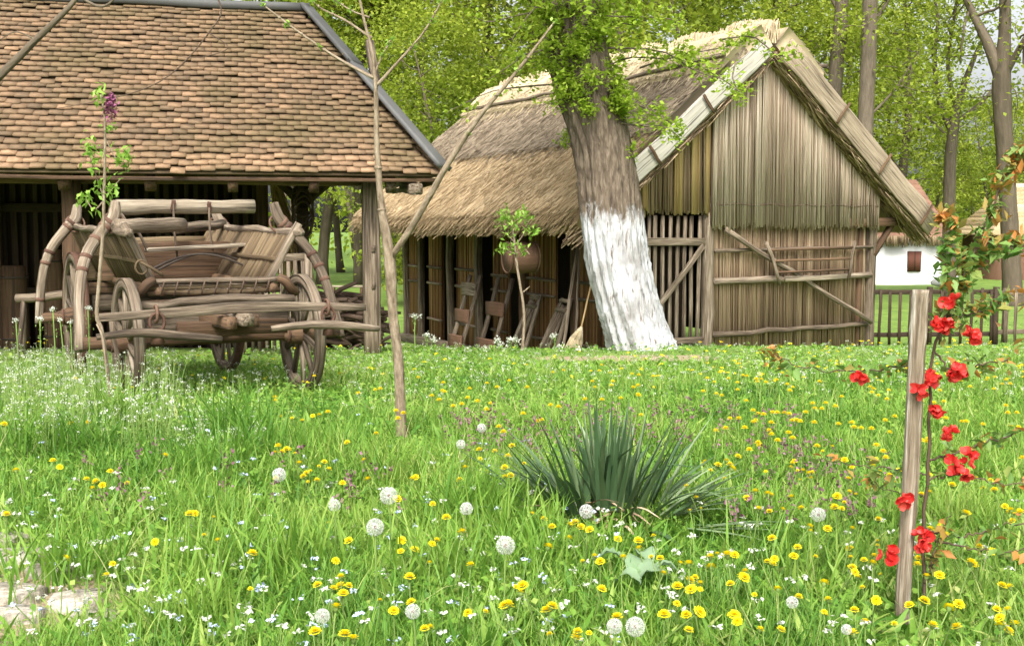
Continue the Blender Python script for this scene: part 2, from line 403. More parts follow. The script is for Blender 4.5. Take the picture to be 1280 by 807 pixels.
def ground_extra(nt, col, bs):
    N = nt.nodes; L = nt.links
    at = N.new('ShaderNodeAttribute'); at.attribute_name = 'tint'
    tc = N.new('ShaderNodeTexCoord')
    no = N.new('ShaderNodeTexNoise'); no.inputs['Scale'].default_value = 5; no.inputs['Detail'].default_value = 7; L.new(tc.outputs['Object'], no.inputs['Vector'])
    ad = N.new('ShaderNodeMath'); ad.operation = 'ADD'; L.new(at.outputs['Fac'], ad.inputs[0]); L.new(no.outputs['Fac'], ad.inputs[1])
    mr = N.new('ShaderNodeMapRange'); mr.inputs[1].default_value = .95; mr.inputs[2].default_value = 1.15; L.new(ad.outputs[0], mr.inputs[0])
    mx = N.new('ShaderNodeMix'); mx.data_type = 'RGBA'; L.new(mr.outputs[0], mx.inputs[0]); L.new(col, mx.inputs[6]); mx.inputs[7].default_value = (.30, .235, .15, 1)
    return mx.outputs[2]
m_ground = mat('turf', [(.050, .095, .018), (.13, .215, .035), (.23, .31, .07)], (2.5, 2.5, 2.5), coord='obj', bump=.8, bscale=(14, 14, 14), tintw=0, detail=9, dist=.06, extra=ground_extra)

# ------------------------------------------------------------------ setting: ground, path
xs = np.unique(np.concatenate([np.linspace(-500, -60, 23), np.linspace(-60, -14, 47), np.linspace(-14, 14, 141), np.linspace(14, 60, 47), np.linspace(60, 500, 23)]))
ys = np.unique(np.concatenate([np.linspace(-60, 0, 16), np.linspace(0, 26, 174), np.linspace(26, 80, 55), np.linspace(80, 700, 32)]))
XX, YY = np.meshgrid(xs, ys)
def bare(x, y):
    """trodden strip in front of the thatched barn and beside the flagstones: 1 where the turf is worn off"""
    a = np.exp(-((y - 12.75 - .10 * nz(x, y, 2, 9)) / .52) ** 4) * np.clip((x + .3) / .8, 0, 1) * np.clip((2.7 - x) / .5, 0, 1)
    b = np.exp(-(((x + 1.66) / .46) ** 2 + ((y - 3.55) / .55) ** 2))
    return np.clip(np.maximum(a * .85, b * .85), 0, 1)
mb = MB()
ii = np.arange(XX.size).reshape(XX.shape)
mb.add(np.stack([XX, YY, ground(XX, YY)], -1).reshape(-1, 3), [np.stack([ii[:-1, :-1], ii[:-1, 1:], ii[1:, 1:], ii[1:, :-1]], -1).reshape(-1, 4)], bare(XX, YY).ravel())
tag(mb.build('ground', m_ground, smooth=True), kind='structure')
mb = MB()
for (cx, cy, rx, ry) in [(-1.83, 4.02, .16, .07), (-1.66, 3.86, .09, .05), (-1.72, 3.62, .16, .08), (-1.44, 3.56, .10, .09), (-1.60, 3.42, .10, .06), (-1.33, 3.38, .09, .06), (-1.95, 3.80, .12, .08), (-2.05, 4.2, .16, .09)]:
    n = 11; a = np.arange(n) * 2 * math.pi / n
    rr = rng.uniform(.8, 1.15, n)
    pt = np.stack([cx + rx * rr * np.cos(a), cy + ry * rr * np.sin(a), np.full(n, float(ground(cx, cy)) - .03)], 1)
    top = pt + np.array((0, 0, .055)); inn = (top - [cx, cy, 0]) * [.9, .9, 1] + [cx, cy, .008]
    V = np.concatenate([pt, top, inn]); k = np.arange(n); kk = (k + 1) % n
    mb.add(V, [np.stack([k, kk, n + kk, n + k], 1), np.stack([n + k, n + kk, 2 * n + kk, 2 * n + k], 1), (2 * n + k).reshape(1, n)], rng.uniform(), V)
tag(mb.build('path', m_stone), kind='structure')

# ------------------------------------------------------------------ the thatched barn
gD = np.array((.878, .479, 0)); lD = np.array((-.479, .878, 0)); UP = np.array((0, 0, 1.0))
B0 = np.array((3.80, 17.30, 0))
def BN(s, l, z): return B0 + gD * s + lD * l + UP * z
BZ = -.85                                   # ground at the barn
RZ = 3.93; EZ = 1.15; ES = 3.42; LV0 = -.38; LV1 = 8.35
def roof_z(s): return RZ - (RZ - EZ) * abs(s) / ES
barn = thing('thatched_barn', 'old barn with thick straw thatched roof and grey reed gable behind the whitewashed tree', 'barn', BN(0, 4, BZ))
bo = np.array(barn.location)
def bpart(name, mb, m, parent=None, smooth=False): return mb.build(name, m, parent or barn, bo, smooth)
# thatch: two thick slopes; each a sheet with thickness plus thousands of straws laid down the slope
def slope_pt(sg, s, l, off):
    n = norm(gD * sg * (RZ - EZ) + UP * ES)
    sag = -.05 * math.sin(math.pi * np.clip((l - LV0) / (LV1 - LV0), 0, 1)) if np.ndim(l) == 0 else -.05 * np.sin(math.pi * np.clip((l - LV0) / (LV1 - LV0), 0, 1))
    base = B0 + np.multiply.outer(np.asarray(s) * sg, gD) + np.multiply.outer(np.asarray(l), lD) + np.multiply.outer(RZ - (RZ - EZ) * np.asarray(s) / ES + sag, UP)
    return base + np.multiply.outer(np.asarray(off), n)
def thatch_sheet(mb, sg, s0, s1, off0, off1, l0, l1, tint, ns=10, nl=40):
    s = np.linspace(s0, s1, ns); l = np.linspace(l0, l1, nl); S, Lg = np.meshgrid(s, l)
    o = off1 + .02 * nz(S * 3, Lg * 3, 1.5, 4) + 0 * S
    # rounded lower edge
    e = np.clip((S - (s1 - .12)) / .12, 0, 1); o = o - (off1 - off0) * .55 * e ** 2
    top = slope_pt(sg, S, Lg, o); bot = slope_pt(sg, S - .05 * (S > s1 - .01), Lg, np.full(S.shape, off0))
    V = np.concatenate([top.reshape(-1, 3), bot.reshape(-1, 3)]); n = S.size
    i = np.arange(n).reshape(S.shape)
    q = lambda i: np.stack([i[:-1, :-1], i[:-1, 1:], i[1:, 1:], i[1:, :-1]], -1).reshape(-1, 4)
    F = [q(i), q(i + n)[:, ::-1]]
    for a in (i[0], i[-1], i[:, 0], i[:, -1]):
        F.append(np.stack([a[:-1], a[1:], a[1:] + n, a[:-1] + n], 1))
    G = np.stack([Lg.ravel(), S.ravel() * 0, S.ravel()], 1)
    mb.add(V, F, tint, np.concatenate([G, G]))
def thatch_straw(mb, sg, n, s0, s1, off, l0, l1, ln, t0, t1, lift=.03, drift=.25, edge=False):
    s = np.full(n, s1) + rng.normal(0, .05, n) if edge else rng.uniform(s0, s1, n)
    l = rng.uniform(l0, l1, n); L = rng.uniform(.6, 1.2, n) * ln
    dr = rng.normal(drift, .22, n)
    o = np.broadcast_to(off, (n,)) + .02 * nz(s * 3, l * 3, 1.5, 4)
    if edge: o = o - rng.uniform(0, 1, n) * .30 * .8
    p1 = slope_pt(sg, s, l, o + rng.uniform(.0, lift, n))
    p0 = slope_pt(sg, np.maximum(s - L, s0 * 0), l + dr * L, o - .015)
    if edge: p1 = p1 - np.outer(rng.uniform(0, .06, n), UP)
    pat = .5 + .5 * nz(l * 1.3, s * 2.5, 1.4, 12)
    straws(mb, p0, p1, rng.uniform(.006, .012, n), np.clip(t0 + (t1 - t0) * (rng.uniform(0, 1, n) * .7 + pat * .3), 0, 1))
for sg, k in ((-1, 1.0), (1, .35)):
    mb = MB()
    thatch_sheet(mb, sg, 1.75, ES, 0, .30, LV0, LV1, .35)
    thatch_straw(mb, sg, int(9000 * k), 1.9, ES - .02, .30, LV0 + .02, LV1 - .02, .34, .05, 1.0)
    thatch_straw(mb, sg, int(3200 * k), 1.9, ES, .27, LV0, LV1, .30, .0, .8, edge=True)
    lower = bpart('thatch', mb, m_thatchg); lower['label'] = 'lower band of golden straw thatch on the barn roof'
    mb = MB()
    thatch_sheet(mb, sg, .35, 2.08, .05, .36, LV0, LV1, .35)
    thatch_straw(mb, sg, int(8000 * k), .6, 2.06, .36, LV0 + .02, LV1 - .02, .32, .05, .95)
    thatch_straw(mb, sg, int(1800 * k), .6, 2.09, .34, LV0, LV1, .28, .1, .7, edge=True)
    upper = bpart('thatch', mb, m_thatchw); upper['label'] = 'upper band of weathered grey brown thatch'
    mb = MB()
    thatch_sheet(mb, sg, 0, .86, .05, .44, LV0, LV1 - .1, .6)
    thatch_straw(mb, sg, int(6000 * k), .25, .84, .44, LV0 - .02, LV1 - .1, .55, .25, 1.0, drift=.45)
    thatch_straw(mb, sg, int(1500 * k), .3, 1.0, .40, LV0, LV1 - .1, .4, .1, .9, drift=.4, edge=True)
    bpart('ridge_thatch', mb, m_thatchp)
    mb = MB()
    pts = slope_pt(sg, np.full(14, .70), np.linspace(LV0 - .05, LV1 - .2, 14), np.full(14, .50)) + rng.normal(0, .012, (14, 3))
    tube(mb, pts, np.full(14, .035), n=7)
    bpart('ridge_batten', mb, m_wood)
# shaggy comb along the ridge
mb = MB(); n = 2000
l = rng.uniform(LV0, LV1 - .15, n); pk = RZ + .42 + .04 * np.sin(l * 5)
a = rng.normal(0, .55, n)
p1 = B0 + np.outer(np.sin(a) * .18, gD) + np.outer(l + rng.normal(0, .06, n), lD) + np.outer(pk + np.cos(a) * .045 + rng.normal(0, .014, n), UP)
p0 = B0 + np.outer(np.sin(a) * .32, gD) + np.outer(l, lD) + np.outer(pk - .30 + 0 * a, UP)
straws(mb, p0, p1, rng.uniform(.008, .016, n), rng.uniform(.0, .9, n))
tube(mb, np.stack([BN(0, x, RZ + .30 - .05 * math.sin(math.pi * x / 8.4)) for x in np.linspace(LV0 + .12, LV1 - .25, 20)]), np.full(20, .15), n=10, tint=.3)
bpart('ridge_comb', mb, m_thatchp)
# barge boards on the near gable, straw showing under them
def barge(sg, w, m, lab, s0=.10, s1=ES + .02):
    mb = MB()
    n = norm(gD * sg * (RZ - EZ) + UP * ES)
    for a, b, o in ((s0, s1, 0),):
        p0 = BN(sg * a, LV0 - .06 + o, roof_z(a)) + n * .13; p1 = BN(sg * b, LV0 - .06 + o, roof_z(b)) + n * .13
        bar(mb, p0, p1, .035, w, up=n, seg=9, wob=.006)
    o = bpart('barge_board', mb, m); o['label'] = lab
    for s in (1.25, 2.2, 3.2 if sg > 0 else 2.85):
        mb = MB(); c = BN(sg * s, LV0 - .13, roof_z(s)) + n * .13
        bar(mb, c - n * (w * .5 + .02), c + n * (w * .5 + .02), .045, .02, up=lD); bpart('strap', mb, m_woodb, o)
barge(-1, .30, m_woodw, 'white barge board on the left gable edge', s1=ES - .42)  # coloured whiter than the right board
m_barge = mat('tan_weathered_board', [(.12, .09, .06), (.27, .215, .15), (.42, .35, .26)], WG, extra=cracks, bump=.7, tintw=.2, noise_gain=2.0)
barge(1, .38, m_barge, 'grey barge board on the right gable edge')
for sg in (-1, 1):
    mb = MB(); nn = 1500
    s = rng.uniform(.1, ES, nn); n = norm(gD * sg * (RZ - EZ) + UP * ES)
    off = rng.uniform(-.14, .02, nn); ll = rng.uniform(LV0 - .03, LV0 + .32, nn)
    c = B0 + np.outer(s * sg, gD) + np.outer(ll, lD) + np.outer(RZ - (RZ - EZ) * s / ES, UP) + np.outer(off, n)
    d = norm(gD * sg * ES - UP * (RZ - EZ)) * .5
    p1 = c + d * rng.uniform(.3, .6, (nn, 1)) + rng.normal(0, .03, (nn, 3))
    straws(mb, c - d * .2, p1, rng.uniform(.007, .012, nn), rng.uniform(0, 1, nn))
    # soffit boards of the verge
    slab(mb, [BN(sg * .05, LV0, roof_z(.05)), BN(sg * ES, LV0, EZ), BN(sg * ES, LV1, EZ), BN(sg * .05, LV1, roof_z(.05))], -.02, n, .2)
    bpart('verge_straw', mb, m_reedl)
# gable reeds: vertical stalks cut to the roof line
def reed_panel(name, s0, s1, zb, l, m, top=None, rad=(.010, .019), lab=None, dens=62, tilt=.012, layers=2, parent=None, tint=(0, 1), zj=.03):
    mb = MB()
    for ly in range(layers):
        n = int((s1 - s0) * dens)
        s = np.linspace(s0, s1, n) + rng.normal(0, .006, n)
        zt = np.array([roof_z(x) - .03 for x in s]) if top is None else np.full(n, top)
        zz = zb + rng.normal(0, zj, n)
        k = zt > zz + .05
        s, zt, zz = s[k], zt[k], zz[k]; n = len(s)
        p0 = B0 + np.outer(s, gD) + np.outer(l + .02 * ly + rng.normal(0, .006, n), lD) + np.outer(zt, UP)
        p1 = B0 + np.outer(s + rng.normal(0, tilt, n), gD) + np.outer(l - .012 + .02 * ly + rng.normal(0, .01, n), lD) + np.outer(zz, UP)
        gidx = np.cumsum(rng.uniform(0, 1, n) < .42); gt = rng.beta(.9, .9, n + 2)[gidx]; gl = rng.normal(0, .014, n + 2)[gidx]
        p0 = p0 + np.outer(gl, lD); p1 = p1 + np.outer(gl + rng.normal(0, .006, n), lD)
        tt = np.clip(tint[0] + (tint[1] - tint[0]) * (.25 * rng.uniform(0, 1, n) + .60 * gt + .15 * (.5 + .6 * nz(s * 4, s * 0, 2, 21))), 0, 1)
        straws(mb, p0, p1, rng.uniform(rad[0], rad[1], n), tt)
    sl = .045
    if top is None:
        a = [BN(s0, l + sl, zb + .02), BN(s1, l + sl, zb + .02)]
        if s1 > 0 > s0: a += [BN(s1, l + sl, roof_z(s1) - .03), BN(0, l + sl, RZ - .05), BN(s0, l + sl, roof_z(s0) - .03)]
        else: a += [BN(s1, l + sl, roof_z(s1) - .03), BN(s0, l + sl, roof_z(s0) - .03)]
    else:
        a = [BN(s0, l + sl, zb + .02), BN(s1, l + sl, zb + .02), BN(s1, l + sl, top), BN(s0, l + sl, top)]
    slab(mb, a, .02, lD, .05)
    o = bpart(name, mb, m, parent)
    if lab: o['label'] = lab
    return o
z_u = 1.24
reed_panel('gable_reed', -.95, 2.52, z_u, -.16, m_reed, lab='grey reed cladding of the upper gable', dens=95, rad=(.007, .016), tilt=.022)
reed_panel('gable_reed', -2.50, -.95, z_u + .22, -.05, m_reedl, lab='browner reed cladding above the slatted gate', rad=(.010, .024), dens=50)
for (a, b) in ((-1.62, -1.50), (-1.30, -1.18), (-2.2, -2.13), (-1.04, -.98)):
    mb = MB(); n = 5; s = np.linspace(a, b, n)
    straws(mb, B0 + np.outer(s, gD) + np.outer(np.full(n, -.09), lD) + np.outer([roof_z(x) - .05 for x in s], UP),
           B0 + np.outer(s, gD) + np.outer(np.full(n, -.10), lD) + np.outer(z_u + .2 + rng.normal(0, .03, n), UP), .022, rng.uniform(.5, 1, n))
    bpart('reed_bundle', mb, m_reedg)
reed_panel('gable_wall', -.90, 2.40, BZ, 0, m_reedl, top=1.5, lab='lower gable wall of brown reed between rails', dens=85, rad=(.007, .016), tilt=.025)
mb = MB(); nn = 60; s = np.linspace(-.9, 2.5, nn)
tube(mb, np.stack([BN(x, -.195, z_u + .33 + .01 * math.sin(x * 9)) for x in s]), np.full(nn, .007), n=5)
bpart('tie_wire', mb, m_twigd)
for s, w in ((-.93, .15), (2.52, .16), (-2.42, .14)):
    mb = MB(); bar(mb, BN(s, -.02, BZ - .2), BN(s, -.02, 1.75), w, w, up=lD, seg=6, wob=.008); bpart('post', mb, m_wood)
mb = MB(); bar(mb, BN(2.30, .02, BZ - .2), BN(2.30, .02, 1.6), .09, .1, up=lD); bpart('post', mb, m_woodb)
for z, r, s0, s1 in ((.87, .03, -.85, 2.5), (.40, .055, -.86, 2.48), (-.42, .045, -.86, 2.42)):
    mb = MB(); pole(mb, BN(s0, -.09, z), BN(s1, -.09, z + .03), r, r * .85, seg=9, wob=.009); bpart('rail', mb, m_wood)
mb = MB(); pole(mb, BN(-.72, -.17, 1.20), BN(2.42, -.19, -.36), .048, .04, seg=9, wob=.01); bpart('brace', mb, m_wood)
for z in (1.30, 1.62):
    mb = MB(); bar(mb, BN(1.9, -.1, z), BN(3.05, -.1, z + .02), .13, .14, up=UP); bpart('tie_beam', mb, m_woodb)
mb = MB(); bar(mb, BN(2.55, -.05, .75), BN(3.05, -.05, 1.38), .08, .09, up=lD); bpart('eave_brace', mb, m_woodb)
# slatted gate
mb = MB(); bar(mb, BN(-2.35, -.04, 1.02), BN(-1.0, -.04, 1.0), .05, .12, up=UP)
gate = bpart('gate', mb, m_wood)
for s in np.linspace(-2.27, -1.08, 10):
    mb = MB(); bar(mb, BN(s, .02, -.72), BN(s + rng.normal(0, .012), .02, 1.40), .058, .03, up=lD); bpart('slat', mb, m_wood, gate)
mb = MB(); bar(mb, BN(-2.35, -.035, -.50), BN(-1.0, -.035, -.49), .05, .10, up=UP); bpart('gate_rail', mb, m_wood, gate)
mb = MB(); bar(mb, BN(-1.04, -.06, .95), BN(-2.2, -.06, -.30), .085, .03, up=lD); bpart('gate_brace', mb, m_wood, gate)
# unseen barn walls, plus a dark sheet added to blacken the openings
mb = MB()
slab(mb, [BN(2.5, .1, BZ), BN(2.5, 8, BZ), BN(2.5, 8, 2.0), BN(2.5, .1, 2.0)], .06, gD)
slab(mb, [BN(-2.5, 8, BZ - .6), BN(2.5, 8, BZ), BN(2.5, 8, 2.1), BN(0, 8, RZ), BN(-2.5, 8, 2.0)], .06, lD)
slab(mb, [BN(-1.0, .5, BZ - .5), BN(-1.0, 8, BZ - .8), BN(-1.0, 8, 3.0), BN(-1.0, .5, 3.0)], .05, gD, .0)  # added dark sheet standing for the shade behind the openings
bpart('walls_and_shade_sheet', mb, m_woodd)
# long side wall: posts with reed strips and dark doorways between them
def side_reed(l0, l1, s, z0, z1):
    mb = MB()
    n = int((l1 - l0) * 70) + 3; l = np.linspace(l0, l1, n) + rng.normal(0, .004, n)
    p0 = B0 + np.outer(np.full(n, s) + rng.normal(0, .008, n), gD) + np.outer(l, lD) + np.outer(np.full(n, z1), UP)
    p1 = B0 + np.outer(np.full(n, s - .01) + rng.normal(0, .008, n), gD) + np.outer(l + rng.normal(0, .01, n), lD) + np.outer(z0 + rng.normal(0, .02, n), UP)
    straws(mb, p0, p1, rng.uniform(.012, .02, n), rng.uniform(0, 1, n))
    slab(mb, [BN(s + .03, l0, z0), BN(s + .03, l1, z0), BN(s + .03, l1, z1), BN(s + .03, l0, z1)], .02, gD, .1)
    o = bpart('side_wall_panel', mb, m_reeds)
    for z in (.10, .42 if l0 > 4 else .36, -.62):
        m2 = MB(); pole(m2, BN(s - .035, l0 - .03, z), BN(s - .035, l1 + .03, z + .01), .026, seg=3, wob=.004); bpart('panel_rail', m2, m_wood, o)
lo = 0.0
for (a, b) in ((.15, 1.2), (1.95, 2.85), (3.55, 4.1), (4.65, 5.6), (6.3, 6.9), (7.3, 7.9)):
    side_reed(a, b, -2.46, -1.5, 1.9)
for l in (.06, 1.28, 2.9, 4.6, 5.80, 7.2, 7.95):
    mb = MB(); bar(mb, BN(-2.52, l, -1.6), BN(-2.52, l, 1.95), .12, .12, up=lD, seg=5, wob=.008); bpart('post', mb, m_wood if l > 4 else m_woodb)
mb = MB(); bar(mb, BN(-2.5, -.1, 1.86), BN(-2.5, 8.1, 1.84), .15, .16, up=UP); bpart('wall_plate', mb, m_woodb)
mb = MB(); bar(mb, BN(-2.55, -.1, -1.02), BN(-2.55, 8.1, -1.10), .14, .16, up=UP); bpart('sill_beam', mb, m_wood)
# small rack hung on the gable
lad = thing('ladder', 'short wooden ladder rack with four rungs hung on the reed gable wall', 'ladder', BN(1.1, -.2, .7))
lo_ = np.array(lad.location)
for (a, b) in (((.03, 1.0), (.33, .33)), ((1.92, 1.0), (1.80, .38))):
    mb = MB(); pole(mb, BN(a[0], -.25, a[1]), BN(b[0], -.25, b[1]), .028, seg=3); mb.build('rail', m_wood, lad, lo_)
for i, (a, b) in enumerate((((.10, .87), (1.88, .90)), ((.17, .70), (1.85, .72)), ((.25, .52), (1.83, .54)))):
    mb = MB(); pole(mb, BN(a[0], -.25, a[1]), BN(b[0], -.25, b[1]), .02, seg=3, wob=.004); mb.build('rung', m_woodb if i < 3 else m_wood, lad, lo_)
mb = MB(); bar(mb, BN(.42, -.27, .42), BN(1.72, -.27, .42), .03, .075, up=UP); mb.build('rung', m_woodp, lad, lo_)

# ------------------------------------------------------------------ things leaning at the barn's long wall
def SW(px, out, z=None):
    """a point near the long wall at the photo column px, 'out' metres in front of the wall"""
    k = (px - 640) / FPX; s = -2.52 - out
    a = B0 + gD * s
    l = (a[0] - k * a[1]) / (k * lD[1] - lD[0])
    return l, s
def wall_z(l): return -1.02
def steps(px, label, cols, wid, tread_zs, n):
    l, s = SW(px, .55)
    o = thing(n, label, 'steps', BN(s, l, -1.0)); oo = np.array(o.location)
    for dl in (-wid / 2, wid / 2):
        mb = MB(); bar(mb, BN(-3.05, l + dl, -1.08), BN(-2.62, l + dl - .02, .35), .05, .10, up=lD); mb.build('stringer', m_wood, o, oo)
    for z, m in zip(tread_zs, cols):
        t = (z + 1.08) / 1.43; s_ = -3.05 + .43 * t - .05
        mb = MB(); bar(mb, BN(s_, l - wid / 2 - .06, z), BN(s_, l + wid / 2 + .06, z), .05, .24, up=UP); mb.build('tread', m, o, oo)
steps(566, 'narrow wooden steps leaning on the barn wall, left of the other steps', (m_wood, m_redwood, m_redwood), .42, (.10, -.38, -.84), 'wooden_steps')
steps(603, 'wooden steps with red board leaning on the barn wall, left of the slatted racks', (m_redwood, m_redwood), .50, (-.18, -.80), 'wooden_steps')
def rack(px, label):
    l, s = SW(px, .5); o = thing('slatted_rack', label, 'rack', BN(s, l, -1.0)); oo = np.array(o.location)
    for dl in (-.24, .20):
        mb = MB(); bar(mb, BN(-3.1, l + dl + (.10 if dl > 0 else -.02), -1.05), BN(-2.62, l + dl * .55, .12), .045, .07, up=lD); mb.build('rail', m_wood, o, oo)
    mb = MB()
    for dl in (-.1, 0, .09): bar(mb, BN(-3.04, l + dl, -.7), BN(-2.64, l + dl * .6, .0), .05, .02, up=lD)
    mb.build('slat', m_wood, o, oo)
    for t in (.06, .2, .84, .96):
        mb = MB(); q = -3.1 + .48 * t - .03; w = .24 - .1 * t
        bar(mb, BN(q, l - w, -1.05 + 1.17 * t), BN(q, l + w, -1.05 + 1.17 * t), .03, .06, up=UP); mb.build('crossbar', m_wood, o, oo)
rack(645, 'slatted wooden rack leaning on the barn wall behind the leafy sapling')
rack(681, 'slatted wooden rack leaning on the barn wall nearer the broom')
l, s = SW(716, .3)
for i, (px0, y0, px1, y1, r, lab) in enumerate(((703, 432, 722, 305, .028, 'leaning pole with its foot well left of the broom'), (718, 432, 725, 300, .022, 'upright pole propped on the barn wall just behind the broom'))):
    p0 = P(px0, y0 + 8, 16.1 - .1 * i); p1 = P(px1, y1, 16.6 - .1 * i)
    mb = MB(); pole(mb, p0, p1, r, r * .8, seg=6, wob=.006); tag(mb.build('wooden_pole', m_wood), lab, 'pole')
pb = P(714, 441, 15.6); pt = P(726, 411, 15.75); ph = P(741, 345, 16.3)
br = thing('broom', 'straw besom broom standing head down beside the whitewashed trunk', 'broom', pb)
mb = MB(); pole(mb, pt, ph, .013, .012, seg=4, wob=.004); mb.build('handle', m_reedg, br, pb)
mb = MB(); n = 260
ax = norm(pt - pb); sd = norm(np.cross(ax, (0, 1, 0))); a = rng.uniform(0, 6.28, n); q = np.sqrt(rng.uniform(0, 1, n))
p0 = pt + np.outer(np.cos(a) * q * .03, sd) + np.outer(np.sin(a) * q * .03, (0, 1, 0))
p1 = pb + np.outer(np.cos(a) * q * .12, sd) + np.outer(np.sin(a) * q * .05, (0, 1, 0)) + np.outer(rng.normal(0, .02, n), ax)
mid = lerp(p0, p1, .45) + (p0 - pt) * .9
straws(mb, p0, mid, .007, rng.uniform(.4, 1, n)); straws(mb, mid, p1, .007, rng.uniform(.4, 1, n))
tube(mb, np.stack([pt + ax * .03, pt - ax * .06]), np.array([.022, .045]), n=10, tint=.8)
hd = mb.build('broom_head', m_thatchp, br, pb)
mb = MB()
for t in (.12, .3, .45):
    c = lerp(pt, pb, t); aa = np.linspace(0, 2 * math.pi, 17); rr = .045 + .075 * t
    tube(mb, c + np.outer(np.cos(aa) * rr, sd) + np.outer(np.sin(aa) * rr * .6, (0, 1, 0)), np.full(17, .006), n=5, cap=False)
mb.build('binding', m_woodb, hd, pb)
# hanging drum shaped basket
c = P(650, 322, 16.9)
bk = thing('basket', 'round brown drum shaped basket hanging under the eaves of the barn', 'basket', c)
ax = norm(np.array((.85, .35, .0))); e1 = norm(np.cross(ax, UP)); e2 = UP
mb = MB(); aa = np.linspace(0, 2 * math.pi, 33)
for rr, x0, x1 in ((.235, -.20, .24),):
    pr = circ(28)
    V = [c + ax * x0 * 1 + 0 * e1]
    tube(mb, np.stack([c + ax * x for x in np.linspace(x0, x1, 8)]), np.array([.225, .23, .235, .24, .24, .235, .23, .225]), n=28)
mb.build('body', m_redwood, bk, c, True)
mb = MB()
for x in (-.21, .24): tube(mb, c + ax * x + np.outer(np.cos(aa) * .232, e1) + np.outer(np.sin(aa) * .232, e2), np.full(33, .016), n=6, cap=False)
mb.build('hoop', m_woodb, bk, c)

# ------------------------------------------------------------------ the tiled open shed
dD = np.array((.974, .225, 0)); nD = np.array((-.225, .974, 0))
SC = P(549, 219, 13.2)
EZ2 = SC[2]
def SH(t, n, z): return np.array((SC[0], SC[1], 0)) + dD * t + nD * n + UP * z
SE = 1.42; SHN = 2.8
RZ2 = P(385, 16, SH(-SE, SHN, 0)[1])[2]
SG = -.32
shed = thing('open_shed', 'open fronted shed with a brown clay tiled hip roof sheltering behind the wagon', 'shed', SH(-4, 2, SG))
so = np.array(shed.location)
def spart(name, mb, m, parent=None, smooth=False): return mb.build(name, m, parent or shed, so, smooth)
TL = -8.6
sn = norm(np.cross(SH(-1, 0, EZ2) - SH(0, 0, EZ2), SH(-SE, SHN, RZ2) - SH(0, 0, EZ2))); sn = sn if sn[2] > 0 else -sn
hn = norm(np.cross(SH(0, 4.2, EZ2) - SH(0, 0, EZ2), SH(-SE, SHN, RZ2) - SH(0, 0, EZ2))); hn = hn if hn[2] > 0 else -hn
TV = []; TF = []; TT = []
def tiles(mb, origin, along, up, nrm, length_fn, rows, expo, tw):
    prof = np.array([(-.5, 1.25), (.5, 1.25), (.5, .06), (.36, .005), (.12, -.02), (-.12, -.02), (-.36, .005), (-.5, .06)])
    m = len(prof)
    for r in range(rows):
        a0, a1 = length_fn(r * expo)
        n = int((a1 - a0) / tw) + 1
        sh = .5 * tw * (r % 2)
        xs_ = a0 + sh + np.arange(n) * tw
        wav = .012 * nz(xs_ * 2, xs_ * 0 + r * 3.1, 1.2, 31)
        for x, wv in zip(xs_, wav):
            if x > a1 + .02 or x < a0 - tw: continue
            q = prof * [tw * rng.uniform(.985, .999), expo]
            dz = rng.normal(0, .012) - (rng.uniform() < .015) * rng.uniform(.02, .06); sk = rng.normal(0, .012)
            c = origin + along * x + up * (r * expo + dz + wv)
            xx = q[:, :1]; yy = q[:, 1:] + sk * q[:, :1] / tw
            lift = .055 - .040 * (yy / (1.25 * expo)) + rng.normal(0, .0025)
            top = c + xx * along + yy * up + nrm * lift
            bot = top - nrm * .022
            V = np.concatenate([top, bot]); k = np.arange(m); kk = (k + 1) % m
            F = [k.reshape(1, m)[:, ::-1], np.stack([k, kk, m + kk, m + k], 1)]
            mb.add(V, F, np.clip(rng.normal(.46, .16) + (.34 if r < 3 else 0), 0, 1), V)
mb = MB()
sl_up = norm(SH(0, SHN, RZ2) - SH(0, 0, EZ2)); sl_len = np.linalg.norm(SH(0, SHN, RZ2) - SH(0, 0, EZ2))
rows = 32; ex = sl_len / rows
tiles(mb, SH(0, 0, EZ2), dD, sl_up, sn, lambda d: (TL, -SE * d / sl_len - .02), rows, ex, .165)
slab(mb, [SH(TL, 0.02, EZ2), SH(0, 0.02, EZ2), SH(-SE, SHN, RZ2), SH(TL, SHN, RZ2)], -.03, sn, .1)
tl = spart('roof', mb, m_tile)
mb = MB()
hup = norm(SH(-SE, 2.8, RZ2) - SH(0, 2.8, EZ2)); hl = np.linalg.norm(SH(-SE, 2.8, RZ2) - SH(0, 2.8, EZ2))
tiles(mb, SH(0, 0, EZ2), nD, hup, hn, lambda d: (2.8 * d / hl, 4.2 - 1.4 * d / hl), 22, hl / 22, .165)
slab(mb, [SH(0, 0, EZ2), SH(0, 4.2, EZ2), SH(-SE, SHN, RZ2)], -.03, hn, .1)
slab(mb, [SH(-SE, SHN, RZ2), SH(0, 4.2, EZ2 + .02), SH(-2, 4.2, EZ2 + 1.2), SH(TL, 4.2, EZ2 + 1.2), SH(TL, SHN, RZ2)], .03, UP, .2)
o = spart('roof', mb, m_tile); o['label'] = 'hipped end and back slope of the tiled roof'
mb = MB()
a = SH(.03, -.04, EZ2 + .02) + sn * .06; b = SH(-SE, SHN, RZ2) + sn * .05
bn = norm(sn + hn)
for t0, t1 in ((0, .62), (.60, 1.0)):
    tube(mb, np.stack([lerp(a, b, t) + bn * (.035 + (.012 if t0 else 0)) for t in np.linspace(t0, t1, 8)]), np.stack([np.full(8, .115), np.full(8, .03)], 1), prof=RECT, up=bn)
spart('hip_flashing', mb, m_zinc)
mb = MB()
tube(mb, np.stack([SH(t, SHN, RZ2 + .05 + .008 * math.sin(t * 3)) for t in np.linspace(TL, -SE + .06, 20)]), np.stack([np.full(20, .12), np.full(20, .055)], 1), prof=RECT)
spart('ridge_capping', mb, m_zinc)
